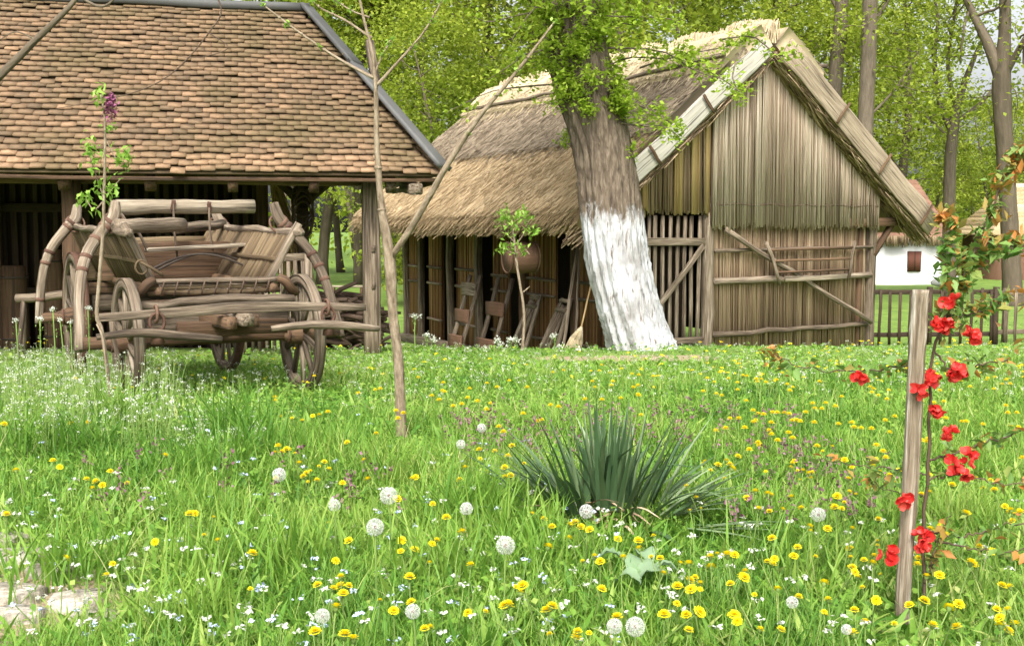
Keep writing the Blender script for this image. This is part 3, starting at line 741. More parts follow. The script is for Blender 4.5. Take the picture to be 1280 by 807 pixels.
mb = MB(); bar(mb, SH(TL, .05, EZ2 - .06), SH(-.02, .05, EZ2 - .06), .05, .045, seg=12); spart('eave_board', mb, m_woodb)
mb = MB(); bar(mb, SH(-.05, .08, EZ2 - .075), SH(-.05, 4.1, EZ2 - .075), .05, .07); spart('eave_board', mb, m_woodb)
mb = MB(); bar(mb, SH(TL, .75, EZ2 - .02), SH(-.6, .75, EZ2 - .02), .18, .18, seg=8); spart('plate_beam', mb, m_woodb)
for t in np.arange(-.55, TL, -.92):
    mb = MB(); bar(mb, SH(t, .12, EZ2 - .16), SH(t, 2.6, EZ2 - .16 + 2.48 * (RZ2 - EZ2) / SHN), .12, .14); spart('rafter', mb, m_woodb if t < -1 else m_wood)
mb = MB(); bar(mb, SH(-.28, .02, EZ2 - .17), SH(-.30, .8, EZ2 - .10), .16, .13); spart('rafter', mb, m_wood)
for t, w in ((-.76, .205), (-4.22, .2), (-7.7, .2)):
    mb = MB(); bar(mb, SH(t, .55, SG - .1), SH(t, .55, EZ2 + .05), w, w, up=nD, seg=7, wob=.006)
    if t > -1:
        for z in (1.0, .55): bar(mb, SH(t + .01, .435, z), SH(t + .01, .45, z - .08), .05, .03, up=nD, tint=0)
    spart('post', mb, m_wood if t > -1 else m_woodb)
for t, n_ in ((-1.51, 2.6),):
    mb = MB(); bar(mb, SH(t, n_, SG - .3), SH(t, n_, EZ2 + 1.2), .16, .16, up=nD, seg=6); bar(mb, SH(t, n_, 1.55), SH(t + .55, n_ - .3, 2.05), .13, .13); bar(mb, SH(t, n_, 1.55), SH(t - .5, n_ + .2, 2.05), .11, .11)
    spart('post', mb, m_woodd)
mb = MB(); bar(mb, SH(-2.05, 3.18, SG - .3), SH(-2.05, 3.18, EZ2 + 1.6), .17, .17, up=nD, seg=6); spart('post', mb, m_woodb)
mb = MB(); bar(mb, SH(-5.6, 3.05, SG - .3), SH(-5.6, 3.05, EZ2 + 1.6), .17, .17, up=nD, seg=6); spart('post', mb, m_woodb)
mb = MB(); slab(mb, [SH(TL, 3.35, SG - .2), SH(-2.0, 3.35, SG - .2), SH(-2.0, 3.35, 3.6), SH(TL, 3.35, 3.6)], .05, nD, .0)  # darkest tint puts the shed's inner shade into the colour
slab(mb, [SH(TL, 0.2, SG - .2), SH(TL, 3.35, SG - .2), SH(TL, 3.35, 3.6), SH(TL, 2.8, 4), SH(TL, 0.2, EZ2)], .05, dD, .0)  # end wall out of view, added to keep the inside dark
spart('back_and_added_end_wall', mb, m_woodd)
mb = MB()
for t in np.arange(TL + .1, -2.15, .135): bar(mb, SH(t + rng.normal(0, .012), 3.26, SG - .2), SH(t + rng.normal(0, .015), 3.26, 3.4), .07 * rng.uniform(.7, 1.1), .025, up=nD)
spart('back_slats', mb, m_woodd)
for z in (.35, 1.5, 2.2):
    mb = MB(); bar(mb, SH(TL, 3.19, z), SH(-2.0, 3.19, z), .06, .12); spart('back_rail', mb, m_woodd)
# reed bundle tied to the rear post, rope coil on the dark post
bp_ = SH(-1.86, 2.95, SG)
mb = MB(); n = 120
p0 = SH(-1.93, 2.95, 2.1) + rng.normal(0, .03, (n, 3)); p1 = SH(-1.75, 2.85, 1.25) + rng.normal(0, .07, (n, 3)); p1[:, 2] = 1.25 + rng.normal(0, .06, n)
straws(mb, p0, p1, .010, rng.uniform(0, 1, n)); straws(mb, p1, p1 + (p1 - p0) * .8 + rng.normal(0, .02, (n, 3)), .010, rng.uniform(0, 1, n))
tag(mb.build('reed_bundle', m_reedg, None), 'bundle of golden reeds leaning on the rear post inside the shed', 'reed bundle')
mb = MB()
for k in range(9):
    c = SH(-1.51, 2.5 - .02 * k, 1.72 - .05 * k); aa = np.linspace(0, 2 * math.pi, 25)
    tube(mb, c + np.outer(np.cos(aa) * (.13 + .015 * rng.normal()), dD) + np.outer(np.sin(aa) * (.24 + .03 * rng.normal()), UP) + rng.normal(0, .008, (25, 3)), np.full(25, .013), n=5, cap=False)
tag(mb.build('rope_coil', m_twigd), 'dark coil of twisted withies hanging on the shed post', 'coil')
def sawhorse(t, n_, L, lab):
    c = SH(t, n_, float(ground(*SH(t, n_, 0)[:2]))); o = thing('sawhorse', lab, 'sawhorse', c)
    z = c[2]
    mb = MB(); pole(mb, SH(t - L / 2, n_, z + .72), SH(t + L / 2, n_ - .05, z + .76), .05, seg=4); mb.build('beam', m_wood, o, c)
    for e in (-.36, .36):
        for q in (-.22, .22):
            mb = MB(); pole(mb, SH(t + e * L, n_, z + .72), SH(t + e * L * 1.25, n_ + q, z), .028, seg=3); mb.build('leg', m_wood, o, c)
sawhorse(-5.25, .25, .42, 'small wooden trestle at the left edge of the open shed')
sawhorse(-4.55, .55, .62, 'wooden trestle just behind the rear wagon wheel')
# log pieces kept in the dark of the shed
for t, n_, h, r in ((-5.25, 2.4, 1.15, .16), (-4.8, 2.6, 1.35, .13)):
    c = SH(t, n_, SG - .1); o = thing('wooden_churn', 'dark wooden vat standing at the back of the shed, ' + ('left one' if t < -5 else 'right one'), 'vat', c)
    mb = MB(); tube(mb, np.stack([c + UP * z for z in np.linspace(0, h, 6)]), np.full(6, r) * np.array([1.1, 1.05, 1, 1, .98, .97]), n=16, jit=.01); b_ = mb.build('body', m_woodb, o, c)
    for z in (.2, h - .15):
        mb = MB(); aa = np.linspace(0, 6.2832, 25); tube(mb, c + UP * z + np.outer(np.cos(aa) * r * 1.07, dD) + np.outer(np.sin(aa) * r * 1.07, nD), np.full(25, .014), n=5, cap=False); mb.build('hoop', m_iron, o, c)

# ------------------------------------------------------------------ the hay wagon
uR = np.array((.866, .5, 0)); vB = np.array((-.5, .866, 0)); WF = np.array((-2.37, 8.80, 0))
def W(u, v, z): return WF + uR * u + vB * v + UP * z
wg = thing('hay_wagon', 'old wooden hay wagon with slatted sides and curved outer arms in front of the shed', 'wagon', W(0, 1.2, -.1))
wo = np.array(wg.location)
def wpart(name, mb, m, parent=None, smooth=False): return mb.build(name, m, parent or wg, wo, smooth)
def wheel(u, v, z, rad, nsp):
    c = W(u, v, z)
    nseg = 48; a = np.arange(nseg) * 2 * math.pi / nseg
    def ring(ro, ri, w, tj=0):
        mb = MB(); V = []
        for (r_, x) in ((ro, -w), (ro, w), (ri, w), (ri, -w)):
            V.append(c + uR * x + np.outer(np.cos(a) * r_, vB) + np.outer(np.sin(a) * r_, UP))
        V = np.concatenate(V); k = np.arange(nseg); kk = (k + 1) % nseg
        F = [np.stack([j * nseg + k, j * nseg + kk, ((j + 1) % 4) * nseg + kk, ((j + 1) % 4) * nseg + k], 1) for j in range(4)]
        G = np.concatenate([np.stack([np.full(nseg, r_), np.full(nseg, x), a * 0.5], 1) for (r_, x) in ((ro, -w), (ro, w), (ri, w), (ri, -w))])
        mb.add(V, F, .5 + .5 * np.tile(np.sign(np.sin(a * 3)), 4) * .4, G); return mb
    wh = wpart('wheel', ring(rad - .012, rad - .085, .032), m_woodp if 0 else m_wood)
    wpart('tyre', ring(rad, rad - .011, .036), m_wood if v < 1 else m_rust, wh)
    mb = MB(); tube(mb, np.stack([c + uR * x for x in (-.17, -.15, -.08, 0, .08, .15, .17)]), np.array([.045, .06, .085, .10, .085, .06, .045]), n=18); wpart('hub', mb, m_woodb, wh, True)
    for i in range(nsp):
        t = i * 2 * math.pi / nsp + .25; d = vB * math.cos(t) + UP * math.sin(t)
        mb = MB(); bar(mb, c + d * .07, c + d * (rad - .07), .05, .034, up=uR, seg=2, wob=.002); wpart('spoke', mb, m_wood, wh)
    for x in (-.12, .12):
        mb = MB(); tube(mb, c + uR * x + np.outer(np.cos(np.linspace(0, 6.2832, 21)) * .072, vB) + np.outer(np.sin(np.linspace(0, 6.2832, 21)) * .072, UP), np.full(21, .010), n=5, cap=False); wpart('hub_band', mb, m_rust, wh)
ZF, ZB, VB_ = .355, .38, 2.4
for u in (-.70, .70): wheel(u, 0, ZF, .495, 10)
for u in (-.72, .72): wheel(u, VB_, ZB, .62, 12)
for v, z, lab in ((0, ZF, 'front'), (VB_, ZB, 'rear')):
    mb = MB(); pole(mb, W(-1.02, v, z), W(1.02, v, z), .052, seg=8, wob=.004, n=10); ax_ = wpart('axle', mb, m_woodb)
    mb = MB(); bar(mb, W(-.56, v, z + .13), W(.56, v, z + .13), .13, .15); wpart('bolster', mb, m_wood)
    mb = MB(); bar(mb, W(-.60, v, z + .27), W(.60, v, z + .27), .09, .10); wpart('bolster', mb, m_woodb)
mb = MB(); pole(mb, W(0, -.1, .46), W(0, 2.7, .48), .05, seg=5); wpart('reach_pole', mb, m_woodb)
# flared slatted sides
TU, BU = .68, .45
for sg in (-1, 1):
    mb = MB()
    for i in range(44):
        v = .10 + 2.6 * i / 43
        p0 = W(sg * BU, v + .10, .76 + .0 * v); p1 = W(sg * TU, v - .02, 1.20 + .015 * v)
        bar(mb, p0, p1, .043, .02, up=norm(uR * sg), seg=2, wob=.003)
    pn = wpart('side_panel', mb, m_lath)
    mb = MB(); bar(mb, W(sg * (BU + .10), .08, .97), W(sg * (BU + .10), 2.7, .99), .05, .035, seg=6); wpart('mid_rail', mb, m_lath, pn)
    for v in (.06, 2.72):
        mb = MB(); bar(mb, W(sg * (BU - .02), v + .06, .72), W(sg * (TU + .02), v - .03, 1.27), .055, .05, up=vB); wpart('end_stile', mb, m_wood if v < 1 else m_lath, pn)
    mb = MB(); pole(mb, W(sg * TU, -.08, 1.195), W(sg * TU, 2.85, 1.245), .035, .031, seg=10, wob=.006, n=10); wpart('top_rail', mb, m_wood)
    mb = MB(); pole(mb, W(sg * BU, -.05, .74), W(sg * BU, 2.8, .76), .04, seg=8, wob=.006, n=8); wpart('bottom_rail', mb, m_woodb)
mb = MB()
for i in range(5): bar(mb, W(-.36 + .18 * i, .1, .73), W(-.36 + .18 * i, 2.7, .74), .17, .03)
wpart('floor', mb, m_wood)
# curved outer arms with iron bands
def arm(sg, v_top, v_bot, zt, zb):
    ctrl = [W(sg * .66, v_top + .05, zt + .17), W(sg * .69, v_top, zt + .04), W(sg * .78, v_top * .95 + .05 * v_bot, zt - .06), W(sg * .93, lerp(v_top, v_bot, .3), zt - .27), W(sg * 1.01, lerp(v_top, v_bot, .6), zt - .55), W(sg * 1.05, v_bot, zb - .05)]
    pts = spline(ctrl, 26); rr = np.interp(np.linspace(0, 1, 26), [0, .15, .3, .6, 1], [.040, .052, .052, .046, .038])
    mb = MB(); tube(mb, pts, np.stack([rr, rr], 1), n=12, jit=.03); a_ = wpart('curved_arm', mb, m_wood, None, True)
    for f in rng.permutation([7, 9, 12, 15, 17, 19, 22])[:5]:
        mb = MB()
        c = pts[f]; tg = norm(pts[f + 1] - pts[f - 1])
        q = np.stack([c - tg * .017, c - tg * .015, c + tg * .015, c + tg * .017]); tube(mb, q, np.array([rr[f], rr[f] + .005, rr[f] + .005, rr[f]]), n=12); wpart('iron_band', mb, m_rust, a_, True)
    mb = MB()
    c = W(sg * .69, v_top, zt); aa = np.linspace(0, 2 * math.pi, 25)
    tube(mb, c + np.outer(np.cos(aa) * .085, uR) + np.outer(np.sin(aa) * .085, norm(UP + .4 * vB)), np.full(25, .010), n=6, cap=False); wpart('iron_ring', mb, m_rust, a_)
for sg in (-1, 1):
    arm(sg, .50, 0, 1.27, ZF)
    arm(sg, 2.45, VB_, 1.27, ZB)
# front rack
mb = MB(); pole(mb, W(-.52, -.02, .815), W(.52, -.02, .815), .026, seg=6, wob=.004); rk = wpart('front_rack', mb, m_wood)
for z, r_ in ((.765, .018), (.725, .022)):
    mb = MB(); pole(mb, W(-.54, .0, z), W(.52, .0, z), r_, seg=6, wob=.004); wpart('rack_bar', mb, m_lath, rk)
mb = MB()
for u in np.linspace(-.42, .42, 9): tube(mb, np.stack([W(u, -.05, .815), W(u - .015, -.06, .77), W(u - .03, -.04, .70)]), np.full(3, .007), n=5)
wpart('tie', mb, m_twigd, rk)
for sg in (-1, 1):
    mb = MB(); tube(mb, spline([W(sg * .50, -.03, .82), W(sg * .55, -.05, .80), W(sg * .60, -.03, .74), W(sg * .66, .02, .70)], 9), np.full(9, .04), n=8); wpart('rack_end', mb, m_woodb, rk)
mb = MB(); pole(mb, W(-.62, -.10, .64), W(.60, -.10, .655), .035, seg=8, bend=.02); wpart('cross_pole', mb, m_wood)
# fore-carriage, doubletree and swingletrees
for u in (-.16, .16):
    mb = MB(); bar(mb, W(u, .45, .52), W(u * .5, -.72, .53), .08, .09); wpart('hound', mb, m_woodb)
mb = MB(); bar(mb, W(.02, -.35, .545), W(.03, -.74, .545), .10, .085); wpart('tongue_stub', mb, m_wood)
mb = MB(); bar(mb, W(-.40, -.35, .46), W(.45, -.35, .46), .07, .12); wpart('slider_bar', mb, m_woodb)
pts = spline([W(-1.02, -.62, .60), W(-.5, -.62, .615), W(0, -.62, .635), W(.5, -.62, .625), W(1.02, -.62, .60)], 12)
mb = MB(); tube(mb, pts, np.stack([np.interp(np.linspace(0, 1, 12), [0, .5, 1], [.024, .034, .024]), np.interp(np.linspace(0, 1, 12), [0, .5, 1], [.027, .042, .027])], 1), prof=RECT); dt = wpart('doubletree', mb, m_wood)
for c0, c1, z0, z1, hu in ((-1.04, -.16, .47, .41, -.62), (.22, 1.10, .47, .43, .68)):
    pts = spline([W(c0, -.70, z0), W((c0 * 2 + c1) / 3, -.72, z0 + .02), W((c0 + 2 * c1) / 3, -.72, z1 + .04), W(c1, -.70, z1)], 10)
    mb = MB(); rr = np.interp(np.linspace(0, 1, 10), [0, .5, 1], [.023, .037, .025]); tube(mb, pts, np.stack([rr, rr], 1), n=9, jit=.06); sw = wpart('swingletree', mb, m_wood)
    mb = MB(); aa = np.linspace(0, 2 * math.pi, 21); c = W(hu, -.69, .555)
    tube(mb, c + np.outer(np.cos(aa) * .052, uR) + np.outer(np.sin(aa) * .065, UP), np.full(21, .012), n=6, cap=False)
    c2 = W(hu, -.66, .615); tube(mb, c2 + np.outer(np.cos(aa) * .052, vB) + np.outer(np.sin(aa) * .06, UP), np.full(21, .012), n=6, cap=False)
    tube(mb, np.stack([W(hu, -.70, .51), W(hu, -.70, .40)]), np.array([.03, .05]), n=10); wpart('ring_and_hook', mb, m_rust, sw)
# things built onto the wagon: hung log with rods and plank, hoops, seat board
mb = MB(); pole(mb, W(-.50, 1.4, 1.415), W(.74, 1.4, 1.43), .068, .062, seg=8, wob=.003, n=14); hl_ = wpart('upper_log', mb, m_woodp)
for u, z0 in ((-.02, .95), (.30, 1.02)):
    mb = MB(); tube(mb, np.stack([W(u, 1.33, 1.46), W(u, 1.31, 1.2), W(u + .02, 1.30, z0)]), np.full(3, .010), n=6); wpart('iron_rod', mb, m_wood, hl_)
    mb = MB(); bar(mb, W(u, 1.32, 1.475), W(u, 1.325, 1.37), .035, .012, up=vB); wpart('bolt_plate', mb, m_rust, hl_)
mb = MB(); pole(mb, W(-.50, 1.36, 1.42), W(-.26, 1.28, 1.02), .012, seg=3); wpart('prop', mb, m_wood, hl_)
mb = MB(); bar(mb, W(-.28, 1.28, 1.03), W(.84, 1.28, 1.085), .16, .035, seg=5); wpart('plank', mb, m_woodp)
mb = MB(); pole(mb, W(-.68, .38, 1.245), W(-.02, 1.0, 1.26), .062, .058, seg=6, wob=.004, n=14); wpart('side_log', mb, m_wood)
mb = MB(); pole(mb, W(.05, 1.6, 1.22), W(.66, 2.2, 1.27), .05, seg=4, wob=.004, n=12); wpart('side_log', mb, m_wood)
for v in (1.75, 2.7):
    mb = MB(); bar(mb, W(-.60, v, .92), W(.60, v, .93), .03, .34 if v < 2 else .42); wpart('cross_board', mb, m_woodb if v < 2 else m_lath)
for k, (u0, u1) in enumerate(((-.36, .62), (-.22, .74))):
    mb = MB(); tt = np.linspace(0, 1, 18)
    tube(mb, np.stack([W(u0 + (u1 - u0) * t, 1.0 + .25 * k, .84 + .16 * math.sin(math.pi * t)) for t in tt]), np.full(18, .011), n=6); wpart('iron_hoop', mb, m_iron)
mb = MB(); tube(mb, spline([W(-.60, .02, .98), W(-.52, -.04, .93), W(-.42, -.02, .86)], 7), np.full(7, .012), n=6)
aa = np.linspace(0, 6.2832, 17); tube(mb, W(-.58, .0, .93) + np.outer(np.cos(aa) * .045, uR) + np.outer(np.sin(aa) * .055, UP), np.full(17, .008), n=5, cap=False); wpart('rope', mb, m_lath)
mb = MB(); pole(mb, W(-.86, -.25, .56), W(-.80, -.30, .02), .022, .016, seg=4, wob=.01); wpart('prop_stick', mb, m_wood)

# hurdle, brushwood and bench behind the wagon
def at_ground(px, depth):
    x = (px - 640) / FPX * depth; return np.array((x, depth, float(ground(x, depth))))
hp0 = at_ground(300, 13.5); hp1 = at_ground(386, 13.4)
hu = thing('hurdle', 'grey slatted hurdle standing behind the wagon', 'hurdle', hp1)
for p in (hp0, hp1):
    mb = MB(); bar(mb, p, p + UP * 1.30, .09, .09, up=(0, 1, 0)); mb.build('post', m_wood, hu, hp1)
for z in (1.20, .40):
    mb = MB(); bar(mb, hp0 + UP * z, hp1 + UP * z, .05, .09); mb.build('rail', m_wood, hu, hp1)
for t in np.linspace(.07, .93, 9):
    mb = MB(); q = lerp(hp0, hp1, t) - np.array((0, .045, 0)); bar(mb, q + UP * .05, q + UP * 1.16, .045, .02, up=(0, 1, 0)); mb.build('slat', m_wood, hu, hp1)
mb = MB(); c = at_ground(428, 14.4)
for k in range(150):
    q = c + np.array((rng.uniform(-.45, .42), rng.uniform(-.3, .3), 0)); h = .80 * (1 - .45 * abs(q[0] - c[0] + .05) / .5) * rng.uniform(.1, 1)
    d = np.array((rng.uniform(.2, .5) * rng.choice((-1, 1)), rng.uniform(-.3, .3), rng.normal(0, .12)))
    pole(mb, q + UP * h - d * .8, q + UP * h + d * .8, rng.uniform(.012, .035), seg=3, wob=.02, n=6)
tag(mb.build('brushwood_pile', m_twigd), 'heap of cut brown brushwood between the wagon and shed post', 'brushwood')
bc = at_ground(436, 38)
be = thing('bench', 'plain wooden bench on the lawn in the wood behind the shed post', 'bench', bc)
mb = MB(); bar(mb, bc + np.array((-.85, 0, .50)), bc + np.array((.7, .1, .50)), .35, .07); mb.build('seat', m_woodp, be, bc)
for x in (-.55, .45):
    mb = MB(); bar(mb, bc + np.array((x, 0, 0)), bc + np.array((x, 0, .47)), .12, .3, up=(0, 1, 0)); mb.build('leg', m_woodb, be, bc)

# ------------------------------------------------------------------ the limewashed tree
TD = 14.35
ctrl = [(803, 456, 44), (799, 436, 42), (792, 410, 40), (784, 380, 38.5), (773, 335, 38), (766, 290, 37.5), (761, 245, 37), (756, 205, 36), (747, 165, 37), (735, 125, 38.5), (727, 95, 38), (719, 55, 36), (714, 20, 35), (708, -30, 33), (700, -110, 30), (690, -190, 27)]
tb = at_ground(797, TD)
lime = thing('whitewashed_tree', 'big leaning tree with its lower trunk painted white in front of the barn', 'tree', tb)
cc = np.array([list(P(x, y, TD)) + [w / FPX * TD] for x, y, w in ctrl]); cs = spline(cc, 110)
na = 170; a = np.arange(na) * 2 * math.pi / na
V = []
for i, q in enumerate(cs):
    z = q[2]
    fl = np.exp(-(z - tb[2]) * 3.0)
    lob = 1 + .10 * fl * np.cos(a + .3) + .06 * fl * np.sin(3 * a + .6) + .05 * fl * np.sin(5 * a + 1.4) + .035 * np.sin(3 * a + z * .7) + .02 * np.sin(7 * a + z * 1.7)
    fur = .034 * np.sin(17 * a + 1.6 * np.sin(z * 2.1) + 2.0 * nz(a * 2, a * 0 + z * 2, 1.0, 41)) + .035 * nz(a * 9, a * 0 + z * 3, 1, 42) + .020 * rng.normal(0, 1, na)
    cre = np.abs(np.sin(9.5 * a + .9 * np.sin(z * 1.9) + 1.5 * nz(a * 2, a * 0 + z * 1.3, 1.0, 44))) ** .55
    fur = fur + .075 * (cre - .75) * (.6 + .5 * nz(a * 3, a * 0 + z * 2.2, 1.0, 45))
    rr = q[3] * (lob + fur)
    V.append(np.stack([q[0] + rr * np.cos(a), q[1] + rr * np.sin(a), np.full(na, z)], 1))
V = np.concatenate(V); k = np.arange(len(cs) * na).reshape(len(cs), na)
mb = MB(); mb.add(V, [np.stack([k[:-1], np.roll(k[:-1], -1, 1), np.roll(k[1:], -1, 1), k[1:]], -1).reshape(-1, 4)], .5)
tk = mb.build('trunk', m_limetrunk, lime, tb, True)
mb = MB(); lm = MB()
def limb(mb, p0, d, L, r, seg=6, wob=.12, up=.0):
    pts = [np.asarray(p0, float)]; d = norm(d)
    for i in range(seg):
        d = norm(d + rng.normal(0, wob, 3) + UP * up); pts.append(pts[-1] + d * L / seg)
    rr = np.linspace(r, r * .35, seg + 1); tube(mb, np.stack(pts), np.stack([rr, rr], 1), n=6)
    return np.stack(pts)
def sprig(lm, pts, n, spread, size, t0=.0, t1=1.0, per=7):
    """leaf clusters along a twig"""
    k = np.clip((rng.uniform(.15, 1, n) * (len(pts) - 1)), 0, len(pts) - 1.001); i = k.astype(int); f = (k - i)[:, None]
    c = pts[i] * (1 - f) + pts[i + 1] * f + rng.normal(0, spread, (n, 3))
    c = np.repeat(c, per, 0) + rng.normal(0, size * .7, (n * per, 3))
    leaves(lm, c, rng.uniform(.7, 1.3, len(c)) * size, np.clip(rng.uniform(t0, t1, len(c)), 0, 1), aspect=.75, flat=.6)
# high crown limbs (above the frame) and leafy shoots on the trunk
for i in range(10):
    q = cs[95 + i]; an = i * 2.4
    p = limb(mb, q[:3], (math.cos(an), math.sin(an), .8), 3.5, .13, 8, .16, .03)
    for j in range(5):
        b = p[rng.integers(2, 8)]; p2 = limb(mb, b, rng.normal(0, 1, 3) + (0, 0, .1), 1.5, .03, 5, .2)
        sprig(lm, p2, 30, .18, .10, per=5)
for i in range(80):
    j = int(rng.uniform(60, 104)); q = cs[j]; an = rng.uniform(math.pi * 1.15, math.pi * 2.1) if rng.uniform() < .85 else rng.uniform(0, 6.28)
    st = np.array((q[0] + q[3] * .9 * math.cos(an), q[1] + q[3] * .9 * math.sin(an), q[2]))
    p = limb(mb, st, (math.cos(an), math.sin(an), rng.uniform(-.5, .5)), rng.uniform(.10, .42), .008, 4, .2)
    sprig(lm, p, 12, .05, .062, .2, 1, per=7)
# low twigs reaching right over the barn roof
for (x0, y0, x1, y1, n) in ((742, 130, 830, 135, 26), (752, 150, 850, 172, 24), (748, 90, 870, 60, 30), (800, 85, 960, 40, 28), (760, 60, 905, 100, 26), (730, 20, 850, 30, 30), (850, 70, 930, 120, 16), (900, 50, 1000, 66, 16), (690, 60, 610, 100, 14), (700, 105, 560, 140, 12), (930, 60, 925, 130, 10), (700, 10, 590, 20, 18), (745, 160, 800, 185, 14), (690, 30, 640, 50, 14), (740, 40, 800, 12, 20)):
    dpt = TD - .5 + rng.uniform(-.6, .3)
    pts = spline([P(x0, y0, TD - .2), lerp(P(x0, y0, TD), P(x1, y1, dpt), .4) + rng.normal(0, .08, 3), lerp(P(x0, y0, TD), P(x1, y1, dpt), .7) + rng.normal(0, .08, 3), P(x1, y1, dpt)], 9)
    tube(mb, pts, np.linspace(.014, .004, 9), n=5)
    sprig(lm, pts, int(n * 1.25), .055, .07, .2, 1, per=6)
mb.build('branch', m_bark, lime, tb, True)
lm.build('foliage', m_leaf, lime, tb)

# ------------------------------------------------------------------ foreground saplings
sd_ = 6.35
sb = at_ground(502, sd_)
sap = thing('bare_sapling', 'thin forked sapling almost bare of leaves standing in the meadow before the barn', 'young tree', sb)
def ppath(mb, pts, rads, dp=None, n=10, k=24, jit=.05):
    pts = [P(x, y, d) for x, y, d in pts]; s = spline(np.array(pts), k); r = np.interp(np.linspace(0, 1, k), np.linspace(0, 1, len(rads)), rads)
    tube(mb, s, np.stack([r, r], 1), n=n, jit=jit); return s
mb = MB()
ppath(mb, [(503, 566, sd_), (501, 520, sd_), (498, 450, sd_), (491, 390, sd_), (487, 325, sd_), (476, 250, sd_), (471, 180, sd_), (470, 120, sd_), (466, 70, sd_), (455, 25, sd_), (446, -20, sd_)], [.040, .032, .030, .028, .036, .020, .017, .013, .010, .008, .006], k=50)
for (x, y) in ((484, 318), (490, 318), (477, 262), (472, 210)):
    tube(mb, np.stack([P(x, y, sd_) - UP * .015, P(x, y, sd_), P(x, y, sd_) + UP * .015]), np.array([.014, .028, .014]), n=8, jit=.15)
mb.build('trunk', m_twig, sap, sb, True)
tips = []
for pts, rr in (([(489, 322, sd_), (520, 275, sd_ - .1), (560, 205, sd_ - .2), (600, 145, sd_ - .25), (650, 85, sd_ - .3), (693, 28, sd_ - .35)], [.020, .019, .017, .013, .010, .005]),
                ([(470, 108, sd_), (500, 75, sd_), (530, 40, sd_), (553, 0, sd_)], [.010, .008, .006, .004]),
                ([(468, 98, sd_), (425, 75, sd_), (380, 45, sd_), (328, 6, sd_)], [.011, .009, .007, .004]),
                ([(465, 48, sd_), (430, 25, sd_), (400, 10, sd_), (380, -10, sd_)], [.009, .007, .005, .003]),
                ([(469, 90, sd_), (478, 70, sd_), (490, 48, sd_)], [.006, .005, .003]),
                ([(462, 22, sd_), (440, 14, sd_), (412, -4, sd_)], [.006, .005, .003])):
    mb = MB(); s = ppath(mb, pts, rr, n=8, k=20); 
    for q in (5, 9, 13, 16):
        tube(mb, np.stack([s[q] - UP * .004, s[q] + UP * .012]), np.array([rr[0] * .7 + .003, .003]), n=6)
    mb.build('branch', m_twig, sap, sb, True)
    for tp in (s[-1], s[-5], s[10]):
        mb = MB(); leaves(mb, tp + rng.normal(0, .010, (9, 3)), .03, rng.uniform(.5, 1, 9), aspect=.7, flat=.6); mb.build('bud', m_leafb, sap, sb)

def leafy_sapling(name, label, cat, base, stem, branches, blobs, m, size, depth, rads, per):
    o = thing(name, label, cat, base)
    mb = MB(); ppath(mb, [(x, y, depth) for x, y in stem], rads, n=8, k=30); mb.build('stem', m_twig, o, base, True)
    for b in branches:
        mb = MB(); ppath(mb, [(x, y, depth + rng.normal(0, .03)) for x, y in b], [rads[-1] * .9, rads[-1] * .5], n=6, k=10); mb.build('branch', m_twig, o, base, True)
    mb = MB()
    for (x, y, rx, ry, n) in blobs:
        c = np.array([P(x + rng.normal(0, rx * .5), y + rng.normal(0, ry * .5), depth + rng.normal(0, rx * .5 / FPX * depth)) for _ in range(n)])
        c = np.repeat(c, per, 0) + rng.normal(0, size * .45, (n * per, 3))
        leaves(mb, c, rng.uniform(.7, 1.3, len(c)) * size, rng.uniform(0, 1, len(c)), aspect=.5, flat=.5, droop=.5)
    mb.build('foliage', m, o, base)
    return o
ld = 7.45
lb = at_ground(136, ld)
lil = leafy_sapling('lilac_sapling', 'slender young lilac with one purple flower spike standing before the wagon', 'young tree', lb,
    [(137, 520), (134, 460), (127, 412), (121, 395), (124, 350), (128, 300), (130, 250), (131, 200), (131, 150), (126, 118)], [[(130, 248), (122, 225), (112, 195)], [(131, 246), (140, 236), (152, 222)], [(130, 250), (118, 262), (108, 250)], [(131, 170), (140, 190), (150, 205)]],
    [(124, 125, 9, 16, 10), (112, 188, 10, 12, 12), (154, 200, 12, 18, 22), (110, 250, 9, 10, 10), (128, 238, 10, 14, 10), (140, 240, 12, 8, 7), (116, 205, 6, 18, 6), (131, 160, 8, 10, 4)], m_leafb, .055, ld, [.016, .014, .013, .010, .006], 3)
mb = MB(); n = 300; t = rng.uniform(0, 1, n); c = np.array([P(137 + 2 * tt, 141 - 22 * tt, ld) for tt in t]) + rng.normal(0, 1, (n, 3)) * (.024 * (1 - .75 * t))[:, None]
leaves(mb, c, .026, rng.uniform(0, 1, n), aspect=.9, flat=1.0); mb.build('flower_spike', m_lilac, lil, lb)
mb = MB(); ppath(mb, [(134, 470, ld - .05), (129, 425, ld - .05), (121, 405, ld)], [.010, .008, .006], n=7, k=10); mb.build('shoot', m_twig, lil, lb)
d3 = 14.2
b3 = at_ground(652, d3)
leafy_sapling('leafy_sapling', 'small sapling with a tuft of fresh green leaves in front of the barn wall', 'young tree', b3,
    [(652, 445), (655, 410), (654, 380), (649, 350), (645, 322), (643, 300), (640, 285)], [[(645, 305), (632, 290), (625, 275)], [(645, 305), (655, 292), (662, 275)], [(644, 318), (632, 312), (626, 310)], [(644, 318), (655, 312), (662, 318)], [(654, 365), (660, 360), (662, 358)]],
    [(630, 272, 12, 8, 20), (652, 270, 14, 8, 24), (663, 288, 8, 8, 12), (630, 310, 10, 5, 12), (650, 312, 10, 5, 12), (640, 285, 14, 6, 10)], m_leafb, .075, d3, [.020, .018, .016, .012], 3)
